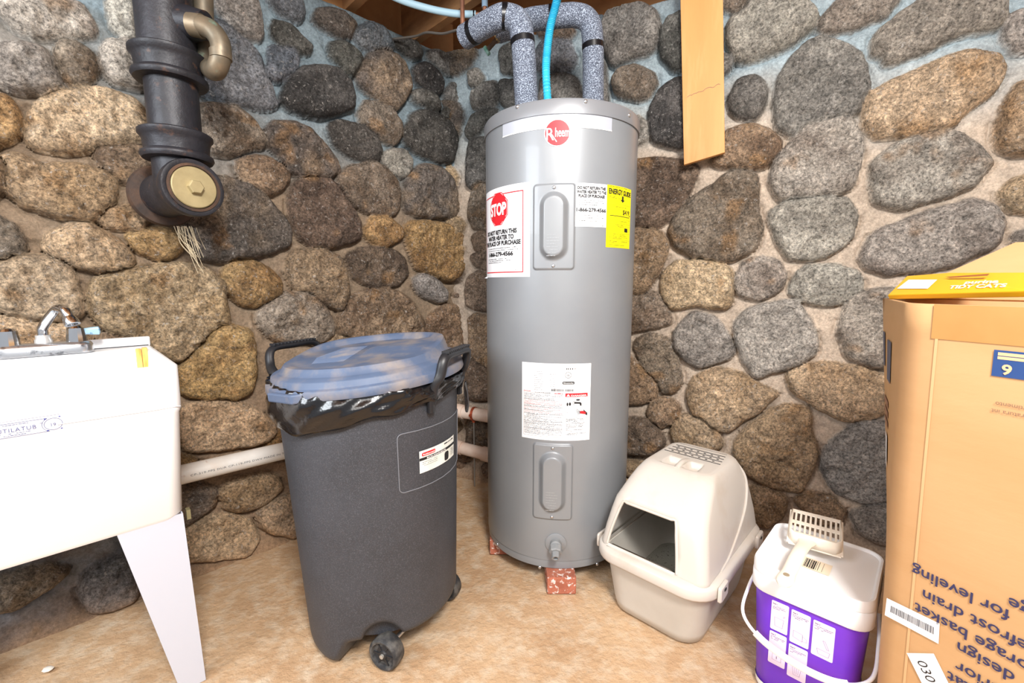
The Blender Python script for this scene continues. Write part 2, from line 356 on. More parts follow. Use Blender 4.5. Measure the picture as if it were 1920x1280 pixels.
STR = """g 883,175 900,155 925,150 935,165 925,195 905,205 885,200
g 878,135 890,128 905,140 895,160 880,160
d 875,245 885,215 910,205 930,205 925,220 905,235 890,250 878,258
d 876,280 880,262 900,255 925,260 925,345 885,357 874,345
m 876,385 885,355 900,345 925,345 925,435 885,430 876,410
b 880,445 900,437 925,440 925,475 890,473
b 880,478 925,478 925,505 890,500
b 872,545 880,520 895,510 925,515 925,585 890,580 874,570
B 876,600 890,588 925,600 925,700 900,690 882,660
b 872,690 890,665 925,700 925,750 880,752 870,735
b 874,790 890,785 925,800 925,840 885,835 872,830
s 1000,100 1020,70 1065,72 1080,110 1060,135 1010,130
g 1015,142 1080,140 1088,180 1080,215 1010,215
d 935,90 975,70 990,100 980,140 940,130
d 935,150 985,150 995,190 940,200
b 1000,45 1040,40 1075,55 1070,66 1010,64
g 1120,100 1132,120 1138,190 1125,215 1110,190
g 1127,50 1135,20 1160,5 1200,5 1228,20 1238,60 1220,95 1180,108 1145,122 1135,95
d 1238,60 1250,35 1275,20 1290,25 1290,130 1260,125 1242,105
m 1147,150 1160,130 1190,122 1222,135 1230,155 1215,178 1190,183 1155,175
D 1214,240 1220,200 1240,165 1270,145 1300,145 1300,275 1260,272 1225,262
s 1090,5 1110,-15 1140,-15 1130,20 1105,28
G 1192,215 1210,230 1208,260 1185,270 1180,240
G 1365,50 1380,15 1400,-10 1505,-10 1528,20 1525,45 1490,75 1450,95 1400,112 1370,95
w 1533,45 1550,20 1585,-10 1690,-10 1660,25 1610,45 1545,64
G 1636,75 1655,50 1700,20 1740,-10 1885,-10 1888,25 1870,45 1800,60 1740,90 1670,117 1660,100 1638,98
G 1888,45 1905,20 1935,15 1935,90 1910,85 1893,65
d 1367,185 1385,150 1410,140 1432,150 1435,190 1420,222 1385,220 1370,205
g 1455,190 1462,140 1490,100 1525,70 1570,78 1615,100 1630,140 1632,180 1600,210 1550,225 1490,247 1458,235
T 1622,200 1640,165 1700,140 1760,115 1820,92 1875,100 1888,125 1870,160 1820,200 1790,230 1720,250 1650,255 1628,235
B 1340,300 1345,270 1365,245 1400,235 1440,240 1463,262 1458,285 1430,310 1380,313 1350,308
w 1443,335 1455,300 1480,265 1520,235 1575,215 1602,225 1620,265 1615,305 1595,350 1570,362 1530,365 1495,377 1460,365
w 1640,305 1680,275 1740,250 1800,244 1835,270 1862,303 1830,340 1760,370 1690,392 1650,378 1638,345
T 1875,250 1890,190 1915,155 1940,150 1940,285 1900,285 1878,270
b 1180,320 1185,300 1220,295 1290,300 1310,318 1290,360 1265,400 1230,425 1195,425 1180,410
m 1255,430 1270,400 1300,370 1340,345 1370,322 1415,325 1420,380 1428,430 1410,470 1370,490 1310,485 1265,460
G 1443,395 1480,375 1540,372 1590,375 1608,400 1595,445 1560,475 1520,488 1480,485 1455,450
w 1617,480 1640,440 1700,415 1760,395 1820,370 1870,385 1885,420 1870,460 1800,490 1720,508 1660,510 1630,500
T 1882,360 1905,335 1945,325 1945,395 1900,390
w 1905,440 1945,425 1945,500 1910,480
B 1175,430 1235,430 1252,455 1245,490 1230,520 1205,545 1175,548
T 1240,545 1245,515 1270,490 1320,487 1360,500 1375,520 1372,560 1360,580 1310,573 1255,578
w 1381,525 1395,497 1420,482 1455,490 1473,515 1465,540 1420,562 1390,550
G 1481,545 1495,515 1520,500 1570,497 1612,510 1618,535 1608,565 1550,572 1505,565
m 1173,560 1230,548 1250,580 1255,605 1215,617 1173,627
G 1263,630 1275,605 1300,588 1335,595 1360,620 1378,660 1360,675 1310,690 1285,675 1265,650
G 1380,610 1400,585 1440,570 1490,565 1515,600 1533,640 1530,665 1490,685 1440,700 1418,708 1400,680 1385,645
w 1573,620 1600,560 1655,540 1700,545 1700,685 1640,688 1590,670
m 1187,645 1220,627 1250,635 1265,670 1277,710 1265,738 1240,735 1215,700
B 1168,660 1200,685 1230,725 1228,745 1200,758 1168,760
t 1289,740 1300,710 1345,692 1385,700 1430,725 1460,738 1445,755 1400,785 1365,810 1320,795 1295,770
T 1476,700 1510,685 1560,682 1620,690 1670,710 1680,760 1640,785 1590,788 1530,765 1490,735
B 1213,775 1225,750 1250,745 1272,762 1265,795 1235,805 1218,795
b 1165,790 1205,785 1235,805 1245,830 1215,852 1165,850
t 1257,810 1280,778 1310,785 1345,810 1356,840 1320,850 1265,840
t 1380,830 1400,805 1440,775 1480,762 1515,770 1520,810 1530,850 1520,890 1500,922 1450,915 1400,890 1382,860
g 1541,870 1560,830 1600,800 1650,795 1690,800 1690,935 1620,943 1565,925
t 1400,945 1410,915 1450,918 1474,935 1470,965 1440,985 1415,978
B 1490,940 1520,922 1560,935 1583,965 1575,985 1530,980
g 1597,965 1640,950 1690,950 1690,1020 1640,1015 1610,1000"""

def stones_of(txt, d, n):
    out = []
    for ln in txt.strip().split('\n'):
        k, *ps = ln.split(); P = []
        for p in ps:
            u, v = map(float, p.split(',')); W = on_plane(u, v, C0 + n * .022, n); P.append(((W - C0) @ d, W[2]))
        out.append((k, np.array(P)))
    return out
def chaikin(P, it=2):
    for _ in range(it):
        Q = np.roll(P, -1, 0); P = np.stack([P * .86 + Q * .14, P * .14 + Q * .86], 1).reshape(-1, 2)
    return P
def poly_sdf(P, X, Z):                                      # positive inside
    d2 = np.full(X.shape, 1e9); ins = np.zeros(X.shape, bool); n = len(P)
    for i in range(n):
        a, b_ = P[i], P[(i + 1) % n]; e = b_ - a; L2 = e @ e + 1e-12
        t = np.clip(((X - a[0]) * e[0] + (Z - a[1]) * e[1]) / L2, 0, 1)
        d2 = np.minimum(d2, (X - a[0] - t * e[0]) ** 2 + (Z - a[1] - t * e[1]) ** 2)
        c = ((a[1] > Z) != (b_[1] > Z)) & (X < (b_[0] - a[0]) * (Z - a[1]) / (b_[1] - a[1] + 1e-12) + a[0]); ins ^= c
    return np.where(ins, 1, -1) * np.sqrt(d2)

def build_wall(name, d, n, s0, s1, txt, seed, mortar):
    st = .0055; ns, nz = int((s1 - s0) / st), int((ZT + .04) / st)
    S, Z = np.meshgrid(s0 + np.arange(ns + 1) * st, -.04 + np.arange(nz + 1) * (ZT + .04) / nz, indexing='ij')
    R = np.random.RandomState(seed)
    stones = stones_of(txt, d, n)
    # more stones where the photograph does not look: fill the rest of the wall
    occ = [(P.mean(0), np.sqrt(((P - P.mean(0)) ** 2).sum(1)).mean()) for _, P in stones]
    for _ in range(1400):
        c = np.array([R.uniform(s0, s1 + .1), R.uniform(.06, ZT)]); r = R.uniform(.035, .105)
        if all(np.hypot(*(c - o)) > (q + r) * 1.0 for o, q in occ) and min(abs(c[0] - s1), 1) > 0:
            a = R.uniform(-.3, .3); m = R.randint(6, 9); t = np.sort(R.uniform(0, 1, m) * .5 + np.arange(m)) / m * 6.283
            q = np.stack([np.cos(t) * r * 1.25, np.sin(t) * r * .85], 1) * R.uniform(.85, 1.1, (m, 1))
            ca, sa = math.cos(a), math.sin(a); q = q @ np.array([[ca, sa], [-sa, ca]]) + c
            stones.append((R.choice(list('gGmtBk' if c[1] > 1.3 else 'tTmBbo')), q)); occ.append((c, r))
    wx = S + .011 * fbm(S, Z, 13, seed + 50, 5, .6); wz = Z + .011 * fbm(S, Z, 13, seed + 60, 5, .6)
    H = .010 * fbm(S, Z, 5, seed + 1, 3) + .0045 * fbm(S, Z, 40, seed + 2, 4)
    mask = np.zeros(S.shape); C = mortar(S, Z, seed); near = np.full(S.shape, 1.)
    fac = fbm(S, Z, 16, seed + 7, 4, .55); rid = np.abs(fbm(S, Z, 45, seed + 9, 3)); tone = fbm(S, Z, 9, seed + 11, 4, .6)
    for k, P in stones:
        Q = chaikin(P); lo, hi = Q.min(0) - .035, Q.max(0) + .035
        i0, i1 = np.searchsorted(S[:, 0], [lo[0], hi[0]]); j0, j1 = np.searchsorted(Z[0], [lo[1], hi[1]])
        if i1 - i0 < 2 or j1 - j0 < 2: continue
        sl = (slice(i0, i1), slice(j0, j1)); sd = poly_sdf(Q, wx[sl], wz[sl]) + .0105; inr = sd.max()
        if inr <= 0: continue
        w = min(.045, inr * .85); hs = R.uniform(.036, .062) * min(1, .45 + inr / .09); x = np.clip(sd / w, 0, 1)
        prof = (1 - (1 - x) ** 2.2) ** .5
        c = Q.mean(0); tl = (R.uniform(-.12, .12) * (S[sl] - c[0]) + R.uniform(-.16, .06) * (Z[sl] - c[1])) * x
        hh = hs * prof + tl + x * (.024 * fac[sl] - .018 * rid[sl]); ins = sd > 0
        near[sl] = np.minimum(near[sl], np.abs(sd) / .006)
        gr = np.exp(-(np.minimum(sd, 0) / .010) ** 2) * (Z[sl] < c[1] + .3 * inr); H[sl] = np.where(ins, np.maximum(hh - .002, -.01), H[sl] - .016 * gr * (sd <= 0))
        b1, b2 = [np.array(lin(q)) for q in SK[k]]; j = R.uniform(.94, 1.26); tw = np.array([1 + R.uniform(-.03, .03), 1, 1 + R.uniform(-.04, .03)])
        t = np.clip(tone[sl] * 1.6 + R.uniform(.1, .7), 0, 1)[..., None]; cc = (b1 * (1 - t) + b2 * t) * j * tw
        rust = np.clip(fbm(S[sl], Z[sl], 13, seed + R.randint(1, 99), 3) * 2.2 - .75, 0, .6)[..., None] * (k in 'tTBbomkw')
        cc = cc * (1 - rust) + np.array(lin('9c7850')) * rust
        a = np.clip(sd / .004 + .5, 0, 1)[..., None]; C[sl] = C[sl] * (1 - a) + cc * a; mask[sl] = np.maximum(mask[sl], a[..., 0])
    foot = np.exp(-np.clip(Z, 0, 9) / .045) * .05; H = H + foot
    m2 = np.exp(-np.clip(Z, 0, 9) / .05)[..., None]; C = C * (1 - m2 * .8) + np.array(lin('a98767')) * m2 * .8; mask *= (1 - m2[..., 0] * .8)
    PW = C0 + d * S[..., None] + n * H[..., None]; PW[..., 2] = Z
    # top ledge running back over the wall, and the ends turned back
    back = [(.02, .008), (.12, .004), (.30, .0)]
    rows = [PW] ; nv = PW.reshape(-1, 3); V = [nv]; idx = np.arange(nv.shape[0]).reshape(PW.shape[:2])
    F = [np.stack([idx[:-1, :-1], idx[1:, :-1], idx[1:, 1:], idx[:-1, 1:]], -1).reshape(-1, 4)]
    prev = idx[:, -1]; base = nv.shape[0]; cols = [C.reshape(-1, 3)]; mk = [mask.reshape(-1)]
    for dep, dz in back:
        q = PW[:, -1] - n * dep; q[:, 2] = ZT + dz + .006 * fbm(S[:, 0], S[:, 0] * 0 + dep, 30, 5, 2)
        V.append(q); cur = base + np.arange(len(q)); base += len(q)
        F.append(np.stack([prev[:-1], prev[1:], cur[1:], cur[:-1]], -1)); prev = cur; cols.append(C[:, -1]); mk.append(np.zeros(len(q)))
    V = np.concatenate(V); F = np.concatenate(F); cols = np.concatenate(cols); mk = np.concatenate(mk)
    me = bpy.data.meshes.new(name); me.vertices.add(len(V)); me.vertices.foreach_set('co', V.astype(np.float32).ravel())
    me.loops.add(F.size); me.loops.foreach_set('vertex_index', F.astype(np.int32).ravel())
    me.polygons.add(len(F)); me.polygons.foreach_set('loop_start', (np.arange(len(F)) * 4).astype(np.int32)); me.update(calc_edges=True)
    ca = me.attributes.new('Col', 'FLOAT_COLOR', 'POINT'); ca.data.foreach_set('color', np.concatenate([cols, np.ones((len(cols), 1))], 1).astype(np.float32).ravel())
    fa = me.attributes.new('stone', 'FLOAT', 'POINT'); fa.data.foreach_set('value', mk.astype(np.float32))
    me.shade_smooth(); me.materials.append(WALLM)
    o = bpy.data.objects.new(name, me); COL.objects.link(o); o['kind'] = 'structure'; return o
WALLM = wall_mat()
def mix3(a, b_, t): return np.array(lin(a)) * (1 - t[..., None]) + np.array(lin(b_)) * t[..., None]
def mortar_left(S, Z, sd):
    t = np.clip((Z + .16 * fbm(S, Z, 3, sd + 30, 3) - .15 * S - 1.18) / .32, 0, 1); c = mix3('94816c', '86969e', t)  # blue-grey towards the top: daylight tint put into the mortar colour
    t2 = np.clip((.75 - Z + .2 * fbm(S, Z, 4, sd + 31, 3)) / .5, 0, 1) * .7
    c = c * (1 - t2[..., None]) + np.array(lin('9a8068')) * t2[..., None]
    t3 = np.clip(fbm(S, Z, 6, sd + 33, 4) * 1.6, 0, 1)[..., None] * .45; c = c * (1 - t3) + c * .62 * t3
    u = (np.clip((S - 1.12) / .12, 0, 1) * np.clip((.34 - Z) / .08, 0, 1))[..., None]; v = np.clip(fbm(S, Z, 9, sd + 40, 5, .65) * 1.3 + .5, 0, 1)  # sink's shade painted into the mortar below it, in dark and grey-blue patches
    return c * (1 - u) + mix3('5a4b3d', '8b929a', v) * u
def mortar_right(S, Z, sd):
    t = np.clip((Z + .14 * fbm(S, Z, 3, sd + 30, 3) - 1.45) / .25, 0, 1); c = mix3('bfae9c', '9fadb3', t)  # upper blue-grey is bluish daylight painted into the mortar here too
    t2 = np.clip((.62 - Z + .2 * fbm(S, Z, 4, sd + 31, 3)) / .5, 0, 1) * .6
    c = c * (1 - t2[..., None]) + np.array(lin('a5907c')) * t2[..., None]
    t3 = np.clip(fbm(S, Z, 6, sd + 33, 4) * 1.6, 0, 1)[..., None] * .35; return c * (1 - t3) + c * .68 * t3
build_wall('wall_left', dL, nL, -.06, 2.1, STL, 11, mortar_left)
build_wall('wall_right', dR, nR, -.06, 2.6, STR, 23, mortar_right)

# ------------------------------------------------------------------ floor
def floor():
    n = 260; x = np.linspace(-2.6, 2.6, n); y = np.linspace(-1.6, 2.9, n); X, Y = np.meshgrid(x, y, indexing='ij')
    Z = .0035 * fbm(X, Y, 4, 3, 4) - .0035
    V = np.stack([X, Y, Z], -1).reshape(-1, 3); i = np.arange(n * n).reshape(n, n)
    F = np.stack([i[:-1, :-1], i[1:, :-1], i[1:, 1:], i[:-1, 1:]], -1).reshape(-1, 4)
    me = bpy.data.meshes.new('floor'); me.from_pydata(V.tolist(), [], F.tolist()); me.shade_smooth()
    m = mat('dusty_concrete', 'ccac88', .85, col2='ae8a66', nscale=2.6, lo=.40, hi=.72, col3='dccdb6', n3scale=20., lo3=.46, hi3=.85, bump=.8, bscale=60, bdist=.008, detail=9)
    me.materials.append(m); o = bpy.data.objects.new('floor', me); COL.objects.link(o); o['kind'] = 'structure'
floor()

# ------------------------------------------------------------------ ceiling framing above the wall
WOOD = mat('rough_framing_wood', 'b98a5c', .8, col2='8a5f3c', nscale=5, lo=.35, hi=.7, bump=.3, bscale=40, stretch=(1, 1, 4), detail=6)
WOOD2 = mat('tan_rim_board', 'cf9c68', .8, col2='b27e4f', nscale=6, lo=.4, hi=.7, bump=.25, bscale=80, detail=6)
mb = MB(); mb.box((0, .8, 2.345), (2.6, 0, 0), (0, 2.4, 0), (0, 0, .012)); mb.build('ceiling', WOOD, smooth=False, kind='structure')
ZU = A3(0, 0, 1)
def along(d, n, s, o, z): return C0 + d * s + n * o + ZU * z
mb = MB(); mb.box(along(dL, nL, 1.25, -.10, ZT + .15), dL * .83, nL * .019, ZU * .147); tag(mb.build('trim_1', WOOD2, smooth=False, bevel=.002), kind='structure')
mb = MB(); mb.box(along(dL, nL, .02, -.24, ZT + .15), dL * .40, nL * .019, ZU * .147); tag(mb.build('trim_2', WOOD2, smooth=False, bevel=.002), kind='structure')
mb = MB(); mb.box(along(dR, nR, 1.25, -.20, ZT + .15), dR * 1.35, nR * .019, ZU * .147); tag(mb.build('trim_3', WOOD2, smooth=False, bevel=.002), kind='structure')
jn = 4
for s in (.46, .14, .86, 1.26, 1.66):
    jd = nL * 1.0; a = along(dL, nL, s, -.08, ZT + .165)
    mb = MB(); mb.box(a + jd * .75, jd * .83, dL * .019, ZU * .128); tag(mb.build('trim_%d' % jn, WOOD, smooth=False, bevel=.002), kind='structure'); jn += 1

# ------------------------------------------------------------------ water heater
HX, HY, HR = .166, 1.59, .256
HZ0, HZ1 = .059, 1.503
def chit(u, v, R=HR):
    r = ray(u, v); ox, oy = -HX, -HY; a = r[0] ** 2 + r[1] ** 2; b_ = 2 * (ox * r[0] + oy * r[1]); c = ox * ox + oy * oy - R * R
    D = max(b_ * b_ - 4 * a * c, 0); t = (-b_ - math.sqrt(D)) / (2 * a); P = CP + r * t
    return math.atan2(P[0] - HX, HY - P[1]), P[2]
STEEL = mat('grey_enamel_steel', '8b8f93', .40, .15, col2='84888d', nscale=3, bump=.05, bscale=300, bdist=.0005, coat=.12)
CAPM = mat('grey_top_cap_steel', '888b90', .38, .25, coat=.1)
CHROME = mat('polished_chrome', 'd9dce0', .12, 1.)
GREYP = mat('grey_plastic', '8a8d8f', .45)
SCREWM = mat('zinc_screw', 'c9ccd0', .3, .9)
heater = thing('water_heater', (HX, HY, 0), 'tall grey electric water heater with stop and yellow energy labels standing in the corner', 'water heater')
mb = MB(); mb.lathe([(HR, HZ0 + .028), (HR, HZ1 - .034)], (HX, HY, 0), (0, 0, 1), 128); mb.build('tank_body', STEEL, heater)
mb = MB(); mb.lathe([(HR - .01, HZ0), (HR - .003, HZ0 + .001), (HR - .002, HZ0 + .024), (HR - .004, HZ0 + .03)], (HX, HY, 0), (0, 0, 1), 128); mb.build('bottom_ring', STEEL, heater)
mb = MB(); mb.lathe([(HR - .002, HZ1 - .042), (HR + .004, HZ1 - .042), (HR + .0045, HZ1 - .006), (HR + .001, HZ1), (HR - .008, HZ1 - .001), (HR - .014, HZ1 - .008), (.001, HZ1 - .006)], (HX, HY, 0), (0, 0, 1), 128); mb.build('top_cap', CAPM, heater)
def cyl_pt(a, z, R=HR): return A3(HX + R * math.sin(a), HY - R * math.cos(a), z)
def cyl_n(a): return A3(math.sin(a), -math.cos(a), 0)
for u, v, rr in ((970, 200, HR + .0045), (1098, 190, HR + .0045), (1180, 216, HR + .0045), (932, 1020, HR - .002), (1012, 1063, HR - .002), (1120, 1057, HR - .002)):
    a, z = chit(u, v, rr); mb = MB(); mb.lathe([(.006, 0), (.0055, .0015), (.004, .003), (.001, .0036)], cyl_pt(a, z, rr), cyl_n(a), 16); mb.build('screw', SCREWM, heater)
# access covers: a plate pressed up into a long capsule
def cover(u0, v0, u1, v1, nm):
    a0, zt = chit((u0 + u1) / 2, v0); _, zb = chit((u0 + u1) / 2, v1); w = HR * (chit(u1, (v0 + v1) / 2)[0] - chit(u0, (v0 + v1) / 2)[0]); h = zt - zb; ac = (chit(u0, 600)[0] + chit(u1, 600)[0]) / 2
    S = cyl_surf(HX, HY, HR, ac, (zt + zb) / 2); nx, ny = 56, 110
    def sdr(x, y, hw, hh, r): qx, qy = abs(x) - hw + r, abs(y) - hh + r; return min(max(qx, qy), 0) + math.hypot(max(qx, 0), max(qy, 0)) - r
    ss = lambda t: (lambda q: q * q * (3 - 2 * q))(min(max(t, 0), 1))
    P = []
    for i in range(nx + 1):
        row = []
        for j in range(ny + 1):
            x, y = (i / nx - .5) * (w + .004), (j / ny - .5) * (h + .004)
            o = .0062 * ss(-sdr(x, y, w / 2, h / 2, .012) / .004)
            cap = -sdr(x, y - .002, w * .345, h * .405, w * .344); o += .017 * ss(cap / (w * .16)) 
            o += .0012 * ss(-abs(-sdr(x, y - .002, w * .20, h * .345, w * .199)) / .0022 + 1)
            row.append(S(x, y, o))
        P.append(row)
    pl = MB().grid(P).build('access_cover', STEEL, heater, angle=180)
    for sg in (-1, 1):
        p = S(0, sg * (h / 2 - .012), .0066); MB().lathe([(.0052, 0), (.0048, .0016), (.003, .003), (.0005, .003)], p, cyl_n(ac), 16).build('screw', SCREWM, pl)
    t = MB(); rnd = random.Random(4)
    for k in range(8): fine(t, S, -w * .14, w * .14, -h * .10 - k * .0085, .0022, .0237, rnd, end=rnd.uniform(.6, 1))
    t.build('embossed_print', mat('embossed_grey', 'a5a9ad', .3, .2), pl)
cover(998, 344, 1076, 506, 'upper'); cover(1003, 832, 1077, 974, 'lower')
# drain valve
a, z = chit(1042, 1018); p = cyl_pt(a, z); nn = cyl_n(a); dn = nn * .9 - ZU * .42; dn /= np.linalg.norm(dn)
mb = MB(); mb.lathe([(.033, -.004), (.034, .002), (.030, .004), (.012, .0045)], p, nn, 40); dv = mb.build('drain_valve', STEEL, heater)
MB().lathe([(.012, 0), (.0185, .004), (.0185, .020), (.016, .022)], p, nn, 24).build('valve_neck', GREYP, dv)
q = p + nn * .020 - ZU * .004
MB().lathe([(.015, -.004), (.0215, 0), (.0215, .014), (.019, .018), (.013, .018), (.013, .032), (.0125, .036), (.008, .036), (.008, .020)], q, dn, 8).build('valve_nut', GREYP, dv, angle=30)
# labels
def clabel(name, corners, label=None, m=PAPER):
    h = [chit(*c) for c in corners]; a0 = (h[0][0] + h[3][0]) / 2; a1 = (h[1][0] + h[2][0]) / 2; zt = (h[0][1] + h[1][1]) / 2; zb = (h[2][1] + h[3][1]) / 2
    S = cyl_surf(HX, HY, HR, a0, zb); W, H = (a1 - a0) * HR, zt - zb
    mb = MB(); sheet(mb, S, 0, 0, W, H, .0008, 20, 1); o = mb.build(name, m, heater, label=label); return S, W, H, o
rnd = random.Random(7)
S, W, H, o = clabel('stop_label', [(912, 362), (992, 344), (996, 518), (914, 521)], 'white label with red border and STOP sign')
MB().add([S(0, .004, .0008), S(-.012, -.002, .008), S(.014, -.003, .002), S(.02, .002, .0008)], [(0, 1, 2, 3)]).build('peeling_corner', PAPER, o)
r_ = MB(); loop(r_, S, [(.05 * W, .055 * H), (.90 * W, .055 * H), (.90 * W, .92 * H), (.03 * W, .92 * H)], .0034, .0011)
cx, cy, R8 = .45 * W, .765 * H, .195 * H
poly(r_, S, [(cx + R8 * math.cos(math.radians(22.5 + 45 * k)), cy + R8 * math.sin(math.radians(22.5 + 45 * k))) for k in range(8)], .0012)
r_.build('red_print', RED, o)
w_ = MB(); loop(w_, S, [(cx + R8 * .93 * math.cos(math.radians(22.5 + 45 * k)), cy + R8 * .93 * math.sin(math.radians(22.5 + 45 * k))) for k in range(8)], .0012, .0015)
text(w_, S, 'STOP', cx, cy - R8 * .34, R8 * .68, .0019, w=R8 * 1.6, bold=.04); w_.build('white_lettering', WHT, o)
k_ = MB()
for i, (s, wd) in enumerate((('DO NOT RETURN THIS', .70), ('WATER HEATER TO', .60), ('THE PLACE OF PURCHASE', .82))): text(k_, S, s, .46 * W, (.485 - .062 * i) * H, .0135, .0012, w=wd * W, bold=.045)
text(k_, S, '1-866-279-4566', .46 * W, .240 * H, .0130, .0012, w=.58 * W, bold=.04)
for y, e in ((.325, .95), (.302, .98), (.205, .7), (.185, .8), (.165, .55)): fine(k_, S, .14 * W, .84 * W, y * H, .0022, .0012, rnd, end=e)
fine(k_, S, .72 * W, .86 * W, .075 * H, .0015, .0012, rnd); k_.build('black_lettering', INK, o)

S, W, H, o = clabel('return_notice_label', [(1080, 343), (1139, 346), (1135, 427), (1078, 424)], 'small white label with black print')
k_ = MB()
for i, s in enumerate(('DO NOT RETURN THIS', 'WATER HEATER TO THE', 'PLACE OF PURCHASE')): text(k_, S, s, .5 * W, (.86 - .092 * i) * H, .0085, .0012, w=(.9, .94, .84)[i] * W, bold=.045)
text(k_, S, '1-866-279-4566', .5 * W, .35 * H, .0105, .0012, w=.95 * W, bold=.035)
for y, e in ((.60, .95), (.55, 1), (.50, .8), (.26, .75), (.20, 1), (.13, .8)): fine(k_, S, .1 * W, .92 * W, y * H, .0017, .0012, rnd, fill=.8, end=e)
fine(k_, S, .84 * W, .95 * W, .03 * H, .0014, .0012, rnd); k_.build('black_lettering', INK, o)

YEL = mat('yellow_label_paper', 'fff000', .5)
S, W, H, o = clabel('energy_label', [(1140, 345), (1183, 357), (1179, 468), (1134, 462)], 'yellow energy guide label', YEL)
k_ = MB(); text(k_, S, 'ENERGY', .05 * W, .865 * H, .0155, .0012, w=.50 * W, align='l', bold=.035); text(k_, S, 'GUIDE', .57 * W, .865 * H, .0145, .0012, w=.38 * W, align='l', bold=.035)
poly(k_, S, [(.53 * W, .85 * H), (.60 * W, .85 * H), (.60 * W, .79 * H), (.655 * W, .79 * H), (.565 * W, .745 * H), (.475 * W, .79 * H), (.53 * W, .79 * H)], .0012)
text(k_, S, '$419', .74 * W, .555 * H, .0145, .0012, w=.32 * W, bold=.01)
sheet(k_, S, .10 * W, .515 * H, .92 * W, .525 * H, .0012, 8); poly(k_, S, [(.90 * W, .56 * H), (.96 * W, .56 * H), (.93 * W, .53 * H)], .0012)
sheet(k_, S, .68 * W, .27 * H, .84 * W, .335 * H, .0012, 4)
for y in (.71, .62, .47, .40, .36, .245, .13): sheet(k_, S, .03 * W, y * H, .97 * W, y * H + .0004, .0012, 8)
for y, a, e in ((.82, .06, .4), (.80, .06, .45), (.665, .3, .75), (.435, .45, .8), (.345, .35, .65), (.375, .3, .7), (.22, .1, .7), (.195, .1, .8), (.17, .1, .85), (.15, .1, .6), (.10, .1, .85), (.08, .1, .5), (.04, .1, .7), (.98, .1, .9)): fine(k_, S, a * W, e * W, y * H, .0014, .0012, rnd, fill=.85)
k_.build('black_lettering', INK, o)

S, W, H, o = clabel('rating_label', [(977, 680), (1106, 678), (1107, 821), (981, 821)], 'white rating plate label with red danger panel')
k_, g_, p_, r_, w_, b_ = MB(), MB(), MB(), MB(), MB(), MB()
for i in range(10): loop(g_, S, [(.18 * W, (.905 - .026 * i) * H), (.57 * W, (.905 - .026 * i) * H)], .0004, .0012, False); fine(g_, S, .19 * W, .32 * W, (.887 - .026 * i) * H, .0016, .0012, rnd); fine(g_, S, .41 * W, .50 * W, (.887 - .026 * i) * H, .0016, .0012, rnd, fill=.7)
for x in (.38, .475, .57): loop(g_, S, [(x * W, .67 * H), (x * W, .80 * H)], .0004, .0012, False)
bars(k_, S, .44 * W, .74 * W, .645 * H, .675 * H, .0012, rnd, .0007); bars(k_, S, .64 * W, .78 * W, .925 * H, .945 * H, .0012, rnd, .0009)
ring_o(k_, S, .67 * W, .855 * H, .042 * W, .042 * W, .0013, .0012); text(k_, S, 'UL', .672 * W, .845 * H, .0055, .0012, bold=.02)
poly(k_, S, [(.60 * W + x, .755 * H + y) for x, y in [(a + .01, b2) for a, b2 in rrect(.165 * W, .034 * H, .003, 3)]] and [(.675 * W + x, .755 * H + y) for x, y in rrect(.17 * W, .036 * H, .003, 3)], .0012)
text(w_, S, 'Rheemglas', .675 * W, .748 * H, .0036, .0015, w=.14 * W, bold=.02)
fine(r_, S, .03 * W, .14 * W, .625 * H, .0028, .0012, rnd, fill=1); fine(r_, S, .48 * W, .60 * W, .612 * H, .0028, .0012, rnd, fill=1); fine(k_, S, .20 * W, .43 * W, .618 * H, .0020, .0012, rnd)
loop(k_, S, [(.03 * W, .045 * H), (.605 * W, .045 * H), (.605 * W, .612 * H), (.03 * W, .612 * H)], .0006, .0011)
for i in range(34):
    y = .59 - i * .0158; red = i in (5, 6, 7, 8, 11, 12, 14, 15); t = p_ if red else g_
    fine(t, S, .04 * W, .595 * W, y * H, .0019, .0012, rnd, fill=.95, end=rnd.choice((1, 1, 1, .8, .45)))
    if i in (4, 8, 10, 13, 16, 22, 24, 28): loop(g_, S, [(.03 * W, (y - .003) * H), (.605 * W, (y - .003) * H)], .0005, .0012, False)
x0, x1 = .635 * W, .955 * W; loop(k_, S, [(x0, .045 * H), (x1, .045 * H), (x1, .62 * H), (x0, .62 * H)], .0006, .0011)
sheet(r_, S, x0, .575 * H, x1, .622 * H, .0012, 8); text(w_, S, 'DANGER', .715 * W, .583 * H, .0048, .0015, w=.225 * W, align='l', bold=.02); poly(w_, S, [(.65 * W, .583 * H), (.70 * W, .583 * H), (.675 * W, .612 * H)], .0015)
loop(k_, S, [(x0, .305 * H), (x1, .305 * H)], .0006, .0012, False)
loop(k_, S, [(x0, .385 * H), (.83 * W, .435 * H), (x1, .475 * H)], .0006, .0012, False); loop(k_, S, [(.93 * W, .575 * H), (.93 * W, .47 * H)], .0006, .0012, False)
loop(k_, S, [(.82 * W, .42 * H), (.66 * W, .37 * H), (.80 * W, .31 * H)], .0006, .0012, False)
oval(k_, S, .665 * W, .48 * H, .013 * W, .023 * H, .0013); oval(k_, S, .70 * W, .483 * H, .016 * W, .022 * H, .0013); ring_o(k_, S, .755 * W, .495 * H, .012 * W, .024 * H, .001, .0013)
poly(k_, S, [(.76 * W, .51 * H), (.85 * W, .505 * H), (.868 * W, .49 * H), (.868 * W, .455 * H), (.845 * W, .46 * H), (.84 * W, .483 * H), (.76 * W, .487 * H)], .0013)
oval(k_, S, .815 * W, .535 * H, .03 * W, .011 * H, .0013)
